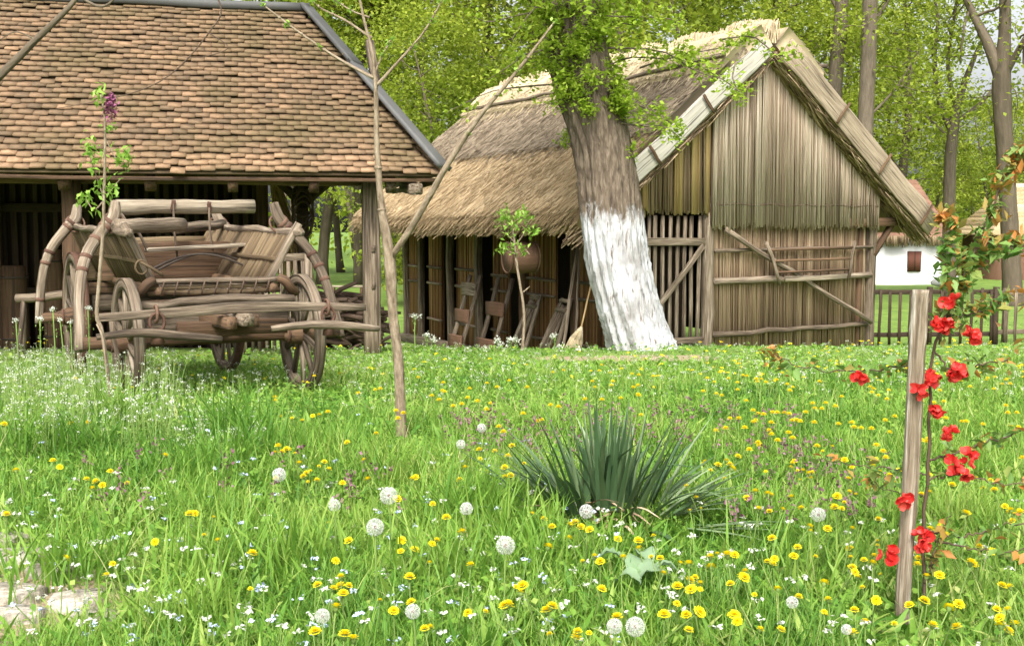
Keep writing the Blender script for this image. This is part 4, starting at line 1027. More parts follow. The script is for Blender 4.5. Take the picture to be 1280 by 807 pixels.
# bare branches reaching in over the tiled roof from a tree standing just out of frame
ob = at_ground(-150, 9.0)
ot = thing('bare_tree', 'dark bare tree at the left whose branches cross the tiled roof', 'tree', ob)
mb = MB(); ppath(mb, [(-150, 560, 9), (-140, 300, 9), (-90, 190, 9), (-10, 105, 9), (45, 50, 9), (98, -5, 9), (150, -90, 9)], [.14, .10, .07, .035, .027, .02, .014], k=40); mb.build('trunk', m_bark2, ot, ob, True)
for pts, rr in (([(150, -90, 9), (230, -60, 9), (275, 5, 9), (262, 40, 9), (215, 92, 9), (160, 118, 9), (70, 136, 9)], [.012, .009, .007, .006, .005, .004, .002]), ([(98, -4, 9), (130, 8, 9), (160, -20, 9)], [.012, .010, .006]), ([(262, 42, 9), (285, 60, 9), (250, 72, 9), (220, 70, 9)], [.005, .004, .003, .002]), ([(45, 50, 9), (20, 40, 9), (0, 50, 9)], [.008, .005, .003])):
    mb = MB(); ppath(mb, pts, rr, n=7, k=26); mb.build('branch', m_bark2 if pts[0][0] < 100 else m_twigd, ot, ob, True)

# ------------------------------------------------------------------ stake, flowering quince, yucca, dock
kd = 3.38
kb = at_ground(1127, kd)
mb = MB()
sp_ = [P(1127, 806, kd), P(1129, 740, kd), P(1134, 660, kd), P(1140, 570, kd), P(1144, 480, kd), P(1148, 410, kd), P(1151, 362, kd)]
ss = spline(np.array(sp_), 36); rr = np.interp(np.linspace(0, 1, 36), [0, .5, 1], [.021, .025, .026])
V = []; a = np.arange(28) * 2 * math.pi / 28
for i, q in enumerate(ss):
    crack = 1 - .22 * np.exp(-((a - 4.9 - .12 * math.sin(i * .4)) / .12) ** 2) - .12 * np.exp(-((a - 5.6) / .1) ** 2)
    V.append(q + np.stack([np.cos(a) * rr[i] * crack, np.sin(a) * rr[i] * crack, 0 * a], 1) * (1 + .05 * rng.normal(0, 1, (28, 1))) * (1 if i < 35 else np.array([1, 1, 1])))
V = np.concatenate(V); k = np.arange(36 * 28).reshape(36, 28)
G = np.stack([np.tile(np.cos(a), 36) * .03, np.tile(np.sin(a), 36) * .03, np.repeat(np.arange(36) * .03, 28)], 1)
mb.add(V, [np.stack([k[:-1], np.roll(k[:-1], -1, 1), np.roll(k[1:], -1, 1), k[1:]], -1).reshape(-1, 4), k[-1].reshape(1, -1)], .6, G)
tag(mb.build('stake', mat('grey_stake_wood', [(.06, .042, .028), (.19, .145, .10), (.32, .265, .20), (.56, .52, .46)], (55, 55, 4), bump=1.0, tintw=.1, noise_gain=3.0, detail=9), smooth=True), 'cracked grey wooden stake beside the red flowering shrub', 'stake')
qd = 3.45
qb = at_ground(1154, qd)
qu = thing('flowering_quince', 'thin stemmed shrub with bright red blossoms growing by the grey stake', 'shrub', qb)
stems = [([(1154, 800), (1154, 720), (1156, 640), (1162, 560), (1164, 480), (1172, 420), (1196, 370), (1212, 330), (1236, 270), (1262, 215), (1275, 190)], .0065, 0),
         ([(1158, 660), (1195, 672), (1240, 660), (1285, 652)], .004, 0), ([(1160, 672), (1200, 682), (1250, 690), (1290, 684)], .0035, -.1),
         ([(1162, 575), (1190, 568), (1240, 550), (1290, 536)], .004, .1), ([(1163, 595), (1130, 588), (1080, 582), (1020, 574)], .003, .1),
         ([(1160, 600), (1200, 592), (1250, 605), (1290, 598)], .003, 0), ([(1164, 470), (1130, 458), (1080, 462), (1010, 460), (960, 440)], .0035, .2),
         ([(1168, 440), (1200, 468), (1225, 455), (1260, 452)], .004, -.1), ([(1196, 372), (1180, 330), (1190, 290), (1178, 265)], .003, 0), ([(1212, 330), (1245, 318), (1275, 300)], .003, .1),
         ([(1185, 395), (1230, 390), (1262, 372)], .003, 0), ([(1155, 730), (1168, 690), (1190, 640)], .003, -.1), ([(1154, 760), (1160, 720), (1168, 700), (1172, 690)], .003, 0), ([(1160, 620), (1110, 612), (1085, 600)], .0022, .1)]
tw = []
for pts, r, dd in stems:
    k = 30; q = spline(np.array([P(x, y, qd + dd * i / len(pts)) for i, (x, y) in enumerate(pts)]), k)
    q[2:-1] += rng.normal(0, .004, (k - 3, 3)); mb = MB(); tube(mb, q, np.linspace(r, r * .45, k), n=6); mb.build('stem', m_twigd, qu, qb, True); tw.append(q)
mb = MB(); cs_ = []; tt = []
dens = [190, 14, 14, 30, 16, 14, 46, 26, 90, 60, 60, 16, 8, 10]
for q, n in zip(tw, dens):
    lo = 15 if n == 190 else 3
    i = rng.integers(lo, 30, n); c = q[i] + rng.normal(0, .014, (n, 3))
    for cc_, ii_ in zip(c, i):
        m_ = rng.integers(1, 4); cs_.append(cc_ + rng.normal(0, .012, (m_, 3))); tt.append(np.clip(rng.beta(.8, 1.1, m_) * .68 + .25 * (ii_ > 24), 0, 1))
cs_ = np.concatenate(cs_); tt = np.concatenate(tt)
leaves(mb, cs_, rng.uniform(.022, .060, len(cs_)), tt, aspect=.5, flat=.7)
mb.build('foliage', m_leafq, qu, qb)
def blossom(c, r, n):
    mb = MB()
    for j in range(n * 2 + 1):
        cc_ = c + rng.normal(0, r * .36, 3)
        ax = norm(np.array((rng.normal(0, .8), -.8 + rng.normal(0, .5), rng.normal(.25, .7)))); e1 = norm(np.cross(ax, UP)); e2 = np.cross(ax, e1)
        rp = .0165 * rng.uniform(.75, 1.15)
        for i in range(6):
            t = i * 1.047 + rng.uniform(-.15, .15); d = e1 * math.cos(t) + e2 * math.sin(t); s_ = np.cross(ax, d); cup = rng.uniform(.35, 1.2)
            row = []
            for f, w in ((.10, .15), (.45, .52), (.8, .55), (1.02, .26)):
                h = d * f * rp + ax * rp * cup * f * f
                row += [cc_ + h - s_ * w * rp + ax * .10 * rp, cc_ + h, cc_ + h + s_ * w * rp + ax * .10 * rp]
            F = [];
            for q in range(3):
                for e in range(2): F.append([q * 3 + e, q * 3 + e + 1, q * 3 + e + 4, q * 3 + e + 3])
            mb.add(np.array(row), [np.array(F)], np.clip(rng.normal(.55, .25) + np.repeat([-.2, 0, .1, .15], 3), 0, 1))
    mb.build('blossom', m_red, qu, qb, True)
for (x, y, r, n) in ((1075, 470, 11, 3), (1190, 380, 10, 2), (1186, 404, 15, 5), (1216, 422, 11, 3), (1165, 474, 16, 5), (1196, 466, 16, 6), (1150, 490, 9, 2), (1171, 514, 9, 2), (1188, 540, 12, 3), (1200, 587, 18, 6), (1214, 570, 9, 2), (1134, 620, 14, 3), (1152, 668, 10, 3), (1152, 684, 11, 3), (1113, 693, 11, 3), (1172, 408, 9, 2)):
    p = P(x, y, 3.33 if 1112 < x < 1156 and y > 480 else qd - .05); blossom(p, r / FPX * qd, n)

yb = on_ray(758, 652, 0)
mb = MB(); n = 175
an = rng.uniform(0, 6.28, n); le = np.abs(rng.normal(.05, .50, n)).clip(0, 1.15); base = np.stack([yb[0] + .22 * np.sin(le) * np.cos(an) * 1.6, yb[1] + .16 * np.sin(le) * np.sin(an), np.full(n, yb[2] - .02)], 1) + rng.normal(0, .03, (n, 3)) * [1, 1, 0]
def swords(mb, base, an, L, w, le, cu, tint, seg=7):
    N = len(base); d = np.stack([np.cos(an), np.sin(an), 0 * an], 1); sd = np.stack([-np.sin(an), np.cos(an), 0 * an], 1)
    p = base.copy(); rows = []; prf = np.array([.7, .95, 1.0, .95, .8, .6, .35])
    for i in range(seg):
        a = le + cu * (i / seg) ** 2
        t = np.sin(a)[:, None] * d + np.cos(a)[:, None] * UP
        nn = np.cos(a)[:, None] * d - np.sin(a)[:, None] * UP
        if i: p = p + t * (L / seg)[:, None]
        hw = (w * .5 * prf[i])[:, None]
        rows += [p - sd * hw - nn * hw * .35, p, p + sd * hw - nn * hw * .35]
    rows.append(p + t * (L / seg)[:, None]); V = np.stack(rows, 1); m = V.shape[1]; b = (np.arange(N) * m)[:, None]
    F = [b + np.array([[3 * i + e, 3 * i + e + 1, 3 * i + e + 4, 3 * i + e + 3]]) for i in range(seg - 1) for e in range(2)]
    Ft = [b + np.array([[3 * seg - 3, 3 * seg - 2, 3 * seg]]), b + np.array([[3 * seg - 2, 3 * seg - 1, 3 * seg]])]
    mb.add(V.reshape(-1, 3), [np.concatenate(F), np.concatenate(Ft)], np.repeat(tint, m))
swords(mb, base, an, rng.uniform(.40, .60, n) * (1 - .08 * le), rng.uniform(.016, .034, n), le, rng.uniform(.0, 1.3, n) * le + (rng.uniform(0, 1, n) < .08) * rng.uniform(.8, 1.8, n), np.clip(rng.beta(1.6, 2.2, n), 0, 1))
for (x, y, k, aa, l0) in ((870, 655, 9, -.1, 1.12), (860, 640, 7, .25, 1.0), (672, 630, 12, 2.85, .95), (900, 672, 5, -.25, 1.35)):
    q = on_ray(x, y + 8, 0); k_ = k
    b_ = np.tile(q, (k_, 1)) + rng.normal(0, .03, (k_, 3)) * [1, 1, 0] + [0, 0, .06]
    swords(mb, b_ - np.array((math.cos(aa), math.sin(aa), 0)) * .1, np.full(k_, aa) + rng.normal(0, .3, k_), rng.uniform(.28, .42, k_), rng.uniform(.018, .028, k_), np.full(k_, l0) + rng.normal(0, .12, k_), rng.uniform(.1, .5, k_), np.clip(rng.uniform(.35, 1, k_), 0, 1))
k_ = 16; q = yb + np.array((0, -.05, .0)); a_ = rng.uniform(3.2, 6.2, k_)
n0 = len(mb.F); swords(mb, np.tile(q, (k_, 1)) + rng.normal(0, .06, (k_, 3)) * [1, .6, 0] + [0, 0, .04], a_, rng.uniform(.22, .36, k_), rng.uniform(.014, .026, k_), rng.uniform(.9, 1.5, k_), rng.uniform(.2, 1.2, k_), rng.uniform(0, 1, k_))
mb.F = mb.F[:n0] + [(f, 1) for f, _ in mb.F[n0:]]
tag(mb.build('yucca', [m_yucca, m_reedl], smooth=False), 'big dark green clump of sword shaped yucca leaves in the flowering meadow', 'yucca')
# broad dusty leaves in front of it
db = on_ray(800, 715, .0)
mb = MB()
for (x, y, L, w, an_) in ((762, 694, .10, .06, 3.0), (800, 700, .13, .10, 1.2), (815, 712, .12, .11, .2), (785, 716, .09, .06, 2.6), (832, 710, .10, .06, .1), (806, 690, .10, .07, 1.8)):
    q = on_ray(x, y, .12); c = q + UP * .12; d = np.array((math.cos(an_), .6 * math.sin(an_), .25)); d = norm(d); s_ = norm(np.cross(d, UP)); k = 9
    V = []
    for i in range(k):
        t = i / (k - 1); hw = w * .5 * math.sin(math.pi * min(t * .93 + .05, 1)) ** .7; b_ = c + d * (t - .5) * L - UP * .05 * (t - .4) ** 2 * 3
        V += [b_ - s_ * hw + UP * (.012 + rng.normal(0, .004)), b_, b_ + s_ * hw + UP * (.012 + rng.normal(0, .004))]
    F = [[3 * i + e, 3 * i + e + 1, 3 * i + e + 4, 3 * i + e + 3] for i in range(k - 1) for e in range(2)]
    mb.add(np.array(V), [np.array(F)], rng.uniform())
    tube(mb, np.stack([lerp(q, db, .6), c - d * L * .5]), np.array([.004, .003]), n=5)
tag(mb.build('dock_plant', m_dock, smooth=True), 'low plant with broad pale grey green leaves in front of the yucca', 'plant')

# ------------------------------------------------------------------ meadow: grass and small flowers
def scatter(n, y0, y1, pad=.7, pw=1.0):
    u = rng.uniform(0, 1, n); y = (y0 ** pw + u * (y1 ** pw - y0 ** pw)) ** (1 / pw)
    x = rng.uniform(-1, 1, n) * (.50 * y + pad)
    return x, y
def blocked(x, y):
    p = np.stack([x - SC[0], y - SC[1]], -1); t = p @ dD[:2]; n_ = p @ nD[:2]
    in_shed = (n_ > .7) & (n_ < 3.4) & (t < -.9)
    q = np.stack([x - B0[0], y - B0[1]], -1); s = q @ gD[:2]; l = q @ lD[:2]
    in_barn = (s > -2.6) & (s < 2.55) & (l > -.03) & (l < 8.1)
    return in_shed | in_barn
mb = MB()
def lay(n, y0, y1, Lr, wr, pw, seg, pad=.7, short=False):
    x, y = scatter(n, y0, y1, pad, pw)
    pat = .5 + .5 * nz(x, y, 2.4, 51); pat2 = .5 + .5 * nz(x, y, .9, 52)
    keep = (rng.uniform(0, 1, n) > bare(x, y) * 1.16 * np.where(y > 9, 1.0, 1.0)) & ~blocked(x, y) & (rng.uniform(0, 1, n) < .55 + .5 * pat)
    x, y, pat, pat2 = x[keep], y[keep], pat[keep], pat2[keep]; n = len(x)
    sh = np.interp(y, [10.0, 11.8], [1, .30]) if not short else np.full(n, .5)
    b = np.stack([x, y, ground(x, y) - .01], 1)
    wz = np.exp(-(((x + 2.2) / 1.5) ** 2 + ((y - 8.4) / 1.7) ** 2))
    L = rng.uniform(Lr[0], Lr[1], n) * (.40 + .60 * pat * pat2 + .20 * pat) * sh * (1 - .7 * wz)
    dl = np.exp(-(((x + 1.68) / .55) ** 2 + ((y - 3.6) / .7) ** 2)); L *= 1 - .78 * dl
    for (qx, qy) in ((kb[0], kb[1] - .12), (sb[0], sb[1] - .2)): L *= 1 - .75 * np.exp(-(((x - qx) / .22) ** 2 + ((y - qy) / .28) ** 2))
    az = rng.uniform(0, 6.28, n)
    blades(mb, b, az, L, rng.uniform(wr[0], wr[1], n), np.abs(rng.normal(0, .28, n)), rng.uniform(.1, 1.3, n), np.clip(rng.normal(.37, .21, n) + .6 * (pat2 - .5) * np.where(x < -.1 * y, 1.0, .7) - .08 * (x < -.12 * y), 0, 1), seg)
lay(60000, 2.4, 4.6, (.11, .28), (.0035, .008), 1.6, 4)
lay(76000, 4.4, 7.5, (.11, .28), (.005, .010), 1.6, 3)
lay(80000, 7.3, 12.0, (.10, .26), (.007, .013), 1.6, 3)
lay(60000, 11.5, 16.5, (.10, .24), (.010, .018), 1.5, 2)
lay(26000, 16.0, 30.0, (.10, .22), (.018, .032), 1.4, 2)
x, y = scatter(3200, 2.5, 12.5, .6, 1.5); n = len(x); k = ~blocked(x, y); x, y = x[k], y[k]; n = len(x)      # last year's dry stalks
blades(mb, np.stack([x, y, ground(x, y)], 1), rng.uniform(0, 6.28, n), rng.uniform(.08, .26, n), rng.uniform(.002, .005, n), np.abs(rng.normal(0, .5, n)), rng.uniform(.1, 1.2, n), rng.uniform(.95, 1.3, n), 3)
# tall clumps and broader weed leaves
for (px, py, k, L, t0) in ((295, 540, 170, .42, .05), (320, 560, 90, .36, .1), (150, 525, 140, .40, .15), (250, 580, 120, .30, .2), (110, 560, 110, .34, .1), (440, 560, 90, .32, .1), (590, 640, 180, .34, .25), (650, 660, 120, .30, .3), (380, 690, 120, .30, .4), (90, 700, 130, .26, .1), (1000, 700, 90, .28, .35), (1180, 640, 90, .30, .4), (700, 690, 120, .26, .3), (560, 700, 120, .3, .35), (270, 700, 110, .3, .3), (230, 760, 120, .25, .4), (950, 640, 100, .26, .3), (500, 590, 90, .3, .2), (40, 560, 120, .38, .2)):
    q = on_ray(px, py, .08); b = q + rng.normal(0, 1, (k, 3)) * [.11, .09, 0]
    blades(mb, b, rng.uniform(0, 6.28, k), rng.uniform(.7, 1.1, k) * L, rng.uniform(.006, .013, k), np.abs(rng.normal(0, .25, k)), rng.uniform(.1, 1.1, k), np.clip(rng.normal(t0 + .12, .12, k), 0, 1), 4)
def cover(n, y0, y1, sz, zr):
    """small round leaved weeds low among the blades"""
    x, y = scatter(n, y0, y1, .6, 1.5); pat = nz(x, y, 3.0, 81)
    k = (rng.uniform(0, 1, n) > bare(x, y) * 1.2) & (rng.uniform(0, 1, n) < .55 + .6 * pat) & ~blocked(x, y); x, y, pat = x[k], y[k], pat[k]; n = len(x)
    leaves(mb, np.stack([x, y, ground(x, y) + rng.uniform(*zr, n)], 1), rng.uniform(*sz, n), np.clip(rng.normal(.38, .2, n) + .12 * pat, 0, 1), aspect=.75, flat=.45)
cover(17000, 2.5, 5.2, (.012, .036), (.01, .10)); cover(20000, 5.0, 9.0, (.018, .045), (.01, .11)); cover(16000, 9.0, 14.0, (.03, .06), (.0, .10))
for (n, y0, y1) in ((15000, 2.5, 6), (11000, 6, 12)):
    x, y = scatter(n, y0, y1, .6, 1.5); k = rng.uniform(0, 1, n) > bare(x, y) * 1.4; x, y = x[k], y[k]; n = len(x)
    blades(mb, np.stack([x, y, ground(x, y)], 1), rng.uniform(0, 6.28, n), rng.uniform(.06, .17, n), rng.uniform(.014, .032, n), rng.uniform(.3, 1.0, n), rng.uniform(.2, .9, n), np.clip(rng.normal(.45, .25, n), 0, 1), 4)
tag(mb.build('grass', m_grass), 'long bright green meadow grass', 'grass', kind='stuff')

def flowers_stuff(name, label, spots, hgt, m_head, kind):
    """uncountable small flowers: thin stalks carrying heads, one object"""
    mb = MB(); x, y, hs = spots; n = len(x)
    b = np.stack([x, y, ground(x, y)], 1); top = b + np.stack([rng.normal(0, .03, n), rng.normal(0, .03, n), hs], 1)
    straws(mb, b, top, .0022, rng.uniform(0, 1, n), mat=0)
    if kind == 'purse':
        k = 9; c = np.repeat(top, k, 0) + rng.normal(0, 1, (n * k, 3)) * [.010, .010, .006]; leaves(mb, c, rng.uniform(.006, .012, n * k), rng.uniform(0, 1, n * k), aspect=.9, flat=1.0, mat=1)
        k = 9; f = rng.uniform(.35, .92, (n, k, 1)); c = (b[:, None] * (1 - f) + top[:, None] * f).reshape(-1, 3) + rng.normal(0, 1, (n * k, 3)) * [.014, .014, .0]; leaves(mb, c, rng.uniform(.008, .016, n * k), rng.uniform(0, 1, n * k), aspect=.6, flat=.9, mat=0)
    elif kind == 'daisy':
        k = 8; c = np.repeat(top, k, 0) + rng.normal(0, 1, (n * k, 3)) * [.008, .008, .003]; leaves(mb, c, rng.uniform(.010, .017, n * k), rng.uniform(.2, 1, n * k), aspect=.8, flat=.5, mat=1)
    else:
        k = 14; f = rng.uniform(.55, 1.0, (n, k, 1)); c = (b[:, None] * (1 - f) + top[:, None] * f).reshape(-1, 3) + rng.normal(0, 1, (n * k, 3)) * [.014, .014, .004]
        leaves(mb, c, rng.uniform(.012, .024, n * k), rng.uniform(0, 1, n * k), aspect=.8, flat=.8, mat=1)
    tag(mb.build(name, [m_stem, m_head]), label, name.replace('_', ' '), kind='stuff')
def px_scatter(n, xr, yr, h, sx=None):
    xs_, ys_ = [], []
    for _ in range(n):
        px = rng.uniform(*xr); py = rng.uniform(*yr); q = on_ray(px, py, h); xs_.append(q[0]); ys_.append(q[1])
    return np.array(xs_), np.array(ys_)
xa, ya = scatter(1500, 6.6, 9.6, .3, 1.4); k = (xa < -.18 * ya - .3 + .5 * rng.normal(0, 1, 1500)) ; xa, ya = xa[k], ya[k]
xb, yb_ = scatter(1700, 7.5, 14.2, .3, 1.5); xc, yc = px_scatter(500, (0, 330), (440, 500), .35)
X = np.concatenate([xa, xb, xc]); Y = np.concatenate([ya, yb_, yc]); k = ~blocked(X, Y); X, Y = X[k], Y[k]
pxl = 640 + FPX * X / Y
k = ~((pxl > 215) & (pxl < 430) & (Y > 6.6) & (Y < 9.6)) | (rng.uniform(0, 1, len(X)) < .30)
X, Y, pxl = X[k], Y[k], pxl[k]
H = np.interp(Y, [6, 9, 11, 14], [.26, .30, .22, .15]) * rng.uniform(.6, 1.25, len(X)) * np.where(pxl < 215, 1.1, .62)
flowers_stuff('white_meadow_weed', 'tiny white flower heads on thin stalks thick in the meadow', (X, Y, H), 0, m_white, 'purse')
xa, ya = px_scatter(300, (0, 760), (590, 805), .12); xb, yb_ = px_scatter(90, (760, 1280), (640, 805), .12)
ka = rng.uniform(0, 1, len(xa)) < .35 + .9 * np.clip(nz(xa, ya, 4, 61), 0, 1)
X = np.concatenate([xa[ka], xb]); Y = np.concatenate([ya[ka], yb_])
flowers_stuff('white_ground_flowers', 'small flat white flower clusters low in the near grass', (X, Y, rng.uniform(.08, .17, len(X))), 0, m_white, 'daisy')
X, Y = px_scatter(150, (40, 800), (520, 800), .10)
flowers_stuff('blue_ground_flowers', 'scattered pale blue speedwell flowers low in the grass', (X, Y, rng.uniform(.06, .13, len(X))), 0, m_blue, 'daisy')
xa, ya = px_scatter(120, (560, 1000), (500, 560), .15); xb, yb_ = px_scatter(50, (920, 1120), (540, 640), .15); xc, yc = px_scatter(26, (90, 500), (560, 625), .15)
X = np.concatenate([xa, xb, xc]); Y = np.concatenate([ya, yb_, yc])
flowers_stuff('purple_dead_nettle', 'dull purple dead nettle spikes scattered in the meadow', (X, Y, rng.uniform(.12, .22, len(X))), 0, m_purple, 'nettle')

# dandelions: flower heads and stems, copied one by one
def dandelion_head(seed, rad):
    r_ = np.random.default_rng(seed); mb = MB()
    for ring, (nn, r0, z, e) in enumerate(((16, 1.0, .0, .10), (15, .90, .14, .38), (13, .72, .26, .68), (11, .50, .34, 1.0), (7, .34, .34, 1.3))):
        a = np.arange(nn) * 2 * math.pi / nn + r_.uniform(0, 1) + r_.normal(0, .08, nn)
        d = np.stack([np.cos(a) * math.cos(e), np.sin(a) * math.cos(e), np.full(nn, math.sin(e))], 1); s = np.stack([-np.sin(a), np.cos(a), 0 * a], 1)
        R_ = rad * r0 * r_.uniform(.88, 1.1, nn)[:, None]; o = np.array((0, 0, z * rad)); w = rad * .15
        V = np.stack([o + d * R_ * .08 - s * w * .5, o + d * R_ * .08 + s * w * .5, o + d * R_ + s * w, o + d * R_ - s * w], 1)
        mb.add(V.reshape(-1, 3), [np.arange(nn * 4).reshape(nn, 4)], np.repeat(np.clip(.75 - .13 * ring + r_.normal(0, .15, nn), 0, 1), 4))
    n = 10; a = np.arange(n) * 2 * math.pi / n; c = np.stack([np.cos(a), np.sin(a), 0 * a], 1)
    return mb, c
HEADS = []; STEMS = []
dummy = []
def head_mesh(i):
    rad = .0185
    mb, c = dandelion_head(300 + i, rad)
    o = mb.build('flower_head', m_yel); me = o.data; bpy.data.objects.remove(o); return me
def stem_mesh(i):
    mb = MB(); pts = spline(np.array([(0, 0, -.25), (rng.normal(0, .008), rng.normal(0, .008), -.12), (0, 0, -.004)]), 7); tube(mb, pts, np.full(7, .0024), n=6)
    tube(mb, np.array([(0, 0, -.014), (0, 0, -.006), (0, 0, 0.001)]), np.array([.003, .008, .011]), n=8)
    o = mb.build('stem', m_stem); me = o.data; bpy.data.objects.remove(o); return me
for i in range(6): HEADS.append(head_mesh(i)); STEMS.append(stem_mesh(i))
near = [(120, 604), (108, 600), (116, 612), (82, 700), (141, 707), (128, 607), (8, 646), (20, 588), (5, 532), (159, 606), (141, 475), (143, 486), (165, 485), (152, 492), (237, 647), (255, 670), (272, 679), (194, 682), (315, 695), (358, 562), (374, 581), (388, 590), (396, 602), (385, 604), (411, 588), (344, 567), (391, 521), (378, 527), (365, 523), (352, 522), (399, 520), (345, 600), (428, 605), (434, 556), (455, 575), (470, 543), (460, 600), (515, 601), (436, 680), (426, 721), (313, 738), (540, 684), (546, 679), (518, 691), (501, 692), (537, 706), (512, 725), (394, 791), (397, 735), (502, 680), (541, 632), (558, 648), (575, 600), (607, 592), (600, 575), (665, 643), (680, 651), (719, 655), (726, 660), (737, 667), (711, 675), (772, 676), (779, 700), (799, 687), (861, 709), (850, 707), (889, 713), (829, 722), (875, 737), (865, 737), (847, 736), (846, 756), (830, 771), (858, 772), (918, 696), (909, 698), (930, 729), (913, 736), (968, 702), (962, 640), (948, 637), (978, 640), (992, 698), (1030, 772), (950, 795), (976, 790), (687, 798), (630, 764), (722, 790), (752, 740), (585, 767), (635, 763), (1118, 785), (1032, 770), (1068, 768), (1035, 757), (1155, 755), (1252, 735), (1262, 740), (1275, 698), (1250, 776), (1240, 690), (1260, 770), (1095, 756), (1066, 800), (1098, 650), (870, 626), (640, 560), (655, 580), (690, 660), (1090, 610), (1060, 600), (1000, 602), (1040, 560), (1230, 610), (1262, 640), (1080, 700), (1065, 712)]
spots = [(x, y, 1) for x, y in near]
def dens(px, py):
    v = .25
    if px > 840 and 460 < py < 640: v = 1.0
    if 550 < px < 860 and 470 < py < 620: v = .55
    if px > 840 and py >= 640: v = .45
    if px < 340: v = .10
    if px < 340 and py < 560: v = .05
    if py < 470: v *= .5
    if 640 < px < 880 and 500 < py < 650: v *= .15
    return v
while len(spots) < 480:
    px = rng.uniform(0, 1280); py = 455 + 350 * rng.uniform(0, 1) ** 1.5
    if rng.uniform() < dens(px, py):
        spots.append((px, py, 0))
        if rng.uniform() < .45:
            spots.append((px + rng.normal(0, 12), py + rng.normal(0, 5), 0))
def place(px, py, h):
    g = on_ray(px, py, h); return g, g + UP * h
recs = []
for (px, py, e) in spots:
    h = rng.uniform(.12, .24); g, t = place(px, py, h); recs.append((t[1] - (100 if e else 0), g, t, px, py))
recs.sort(key=lambda r_: r_[0])
DL = 'yellow dandelion flower on a thin green stem in the meadow'
DG = 'dandelions in flower across the meadow'
big = recs[:290]
for i, (_, g, t, px, py) in enumerate(big):
    rz = rng.uniform(0, 6.28); rt = (rng.normal(0, .25) + .04, rng.normal(0, .28), rz); sc = rng.uniform(.64, 1.0) if rng.uniform() < .85 else .5
    o = thing('dandelion', DL, 'dandelion', t, DG); o.rotation_euler = rt; o.scale = (sc, sc, sc)
    for nm, me in (('flower_head', HEADS[i % 6]), ('stem', STEMS[i % 6])):
        c = bpy.data.objects.new(nm, me); C.objects.link(c); c.parent = o
mb = MB()
for (_, g, t, px, py) in recs[290:]:
    h_, _c = dandelion_head(int(rng.integers(1e6)), .018)
    V = np.concatenate(h_.V) + t; mb.add(V, [f for f, _ in h_.F], np.concatenate(h_.T)); straws(mb, g[None], t[None], .002, .5, mat=1)
x, y = scatter(330, 8.5, 14.0, .3, 1.3); k = (rng.uniform(0, 1, 330) < np.where(x > .1 * y, 1, .35)); x, y = x[k], y[k]; z = ground(x, y)
n = len(x); hs = rng.uniform(.08, .18, n); top = np.stack([x, y, z + hs], 1)
leaves(mb, np.repeat(top, 9, 0) + rng.normal(0, 1, (n * 9, 3)) * [.010, .010, .004], .022, rng.uniform(.3, 1, n * 9), aspect=.6, flat=.4)
straws(mb, np.stack([x, y, z], 1), top, .002, .5, mat=1)
tag(mb.build('far_dandelions', [m_yel, m_stem]), 'many smaller yellow dandelions spread through the far half of the meadow', 'dandelions', kind='stuff')
# seed heads
def clock_mesh(seed):
    r_ = np.random.default_rng(seed); mb = MB(); n = 150
    k = np.arange(n) + .5; ph = np.arccos(1 - 2 * k / n); th = math.pi * (1 + 5 ** .5) * k
    d = np.stack([np.cos(th) * np.sin(ph), np.sin(th) * np.sin(ph), np.cos(ph)], 1); d = d[d[:, 2] > -.93]; d = d + r_.normal(0, .05, d.shape); d /= np.linalg.norm(d, axis=1, keepdims=True); n = len(d)
    straws(mb, d * .10, d * .80, .008, .4)
    for j in range(7):
        ref = r_.normal(0, 1, (n, 3)); t_ = np.cross(d, ref); t_ /= np.linalg.norm(t_, axis=1, keepdims=True)
        straws(mb, d * .80, d * .99 + t_ * .16, .0075, r_.uniform(.3, 1, n))
    o = mb.build('seed_ball', m_clock); me = o.data; bpy.data.objects.remove(o)
    mb = MB(); tube(mb, np.stack([(0, 0, z) for z in np.linspace(-.22, .22, 7)]), .22 * np.sqrt(np.clip(1 - np.linspace(-1, 1, 7) ** 2, .04, 1)), n=10)
    o = mb.build('seed_core', m_seed); m2 = o.data; bpy.data.objects.remove(o)
    return me, m2
CK = [clock_mesh(i) for i in range(3)]
CLK = [(486, 621, 11.5, 'dandelion seed ball highest of the two big ones left of the yucca'), (469, 662, 11.5, 'dandelion seed ball standing just below another big one left of the yucca'), (632, 684, 12.5, 'tall dandelion seed ball on a straight stem below the yucca left side'),
       (733, 640, 9.5, 'dandelion seed ball right at the foot of the yucca'), (1023, 644, 9.5, 'dandelion seed ball alone between the yucca and the stake'), (516, 765, 10, 'dandelion seed ball low in the grass among yellow flowers at the bottom'), (403, 776, 10, 'dandelion seed ball leftmost of those at the bottom edge'),
       (768, 783, 10.5, 'smaller dandelion seed ball of the touching pair at the bottom edge'), (794, 790, 13, 'larger dandelion seed ball of the touching pair at the bottom edge'), (990, 760, 8, 'small dandelion seed ball near the bottom right of the yucca'), (349, 594, 9, 'dandelion seed ball beside a patch of yellow flowers near the wagon'),
       (418, 632, 8, 'small dandelion seed ball left of the two big ones'), (583, 636, 8.5, 'dandelion seed ball just left of the yucca leaves'), (602, 535, 6, 'little dandelion seed ball behind the left tip of the yucca'), (576, 557, 6, 'little dandelion seed ball right of the bare sapling foot'), (1058, 790, 7, 'dandelion seed ball at the bottom edge left of the stake foot')]
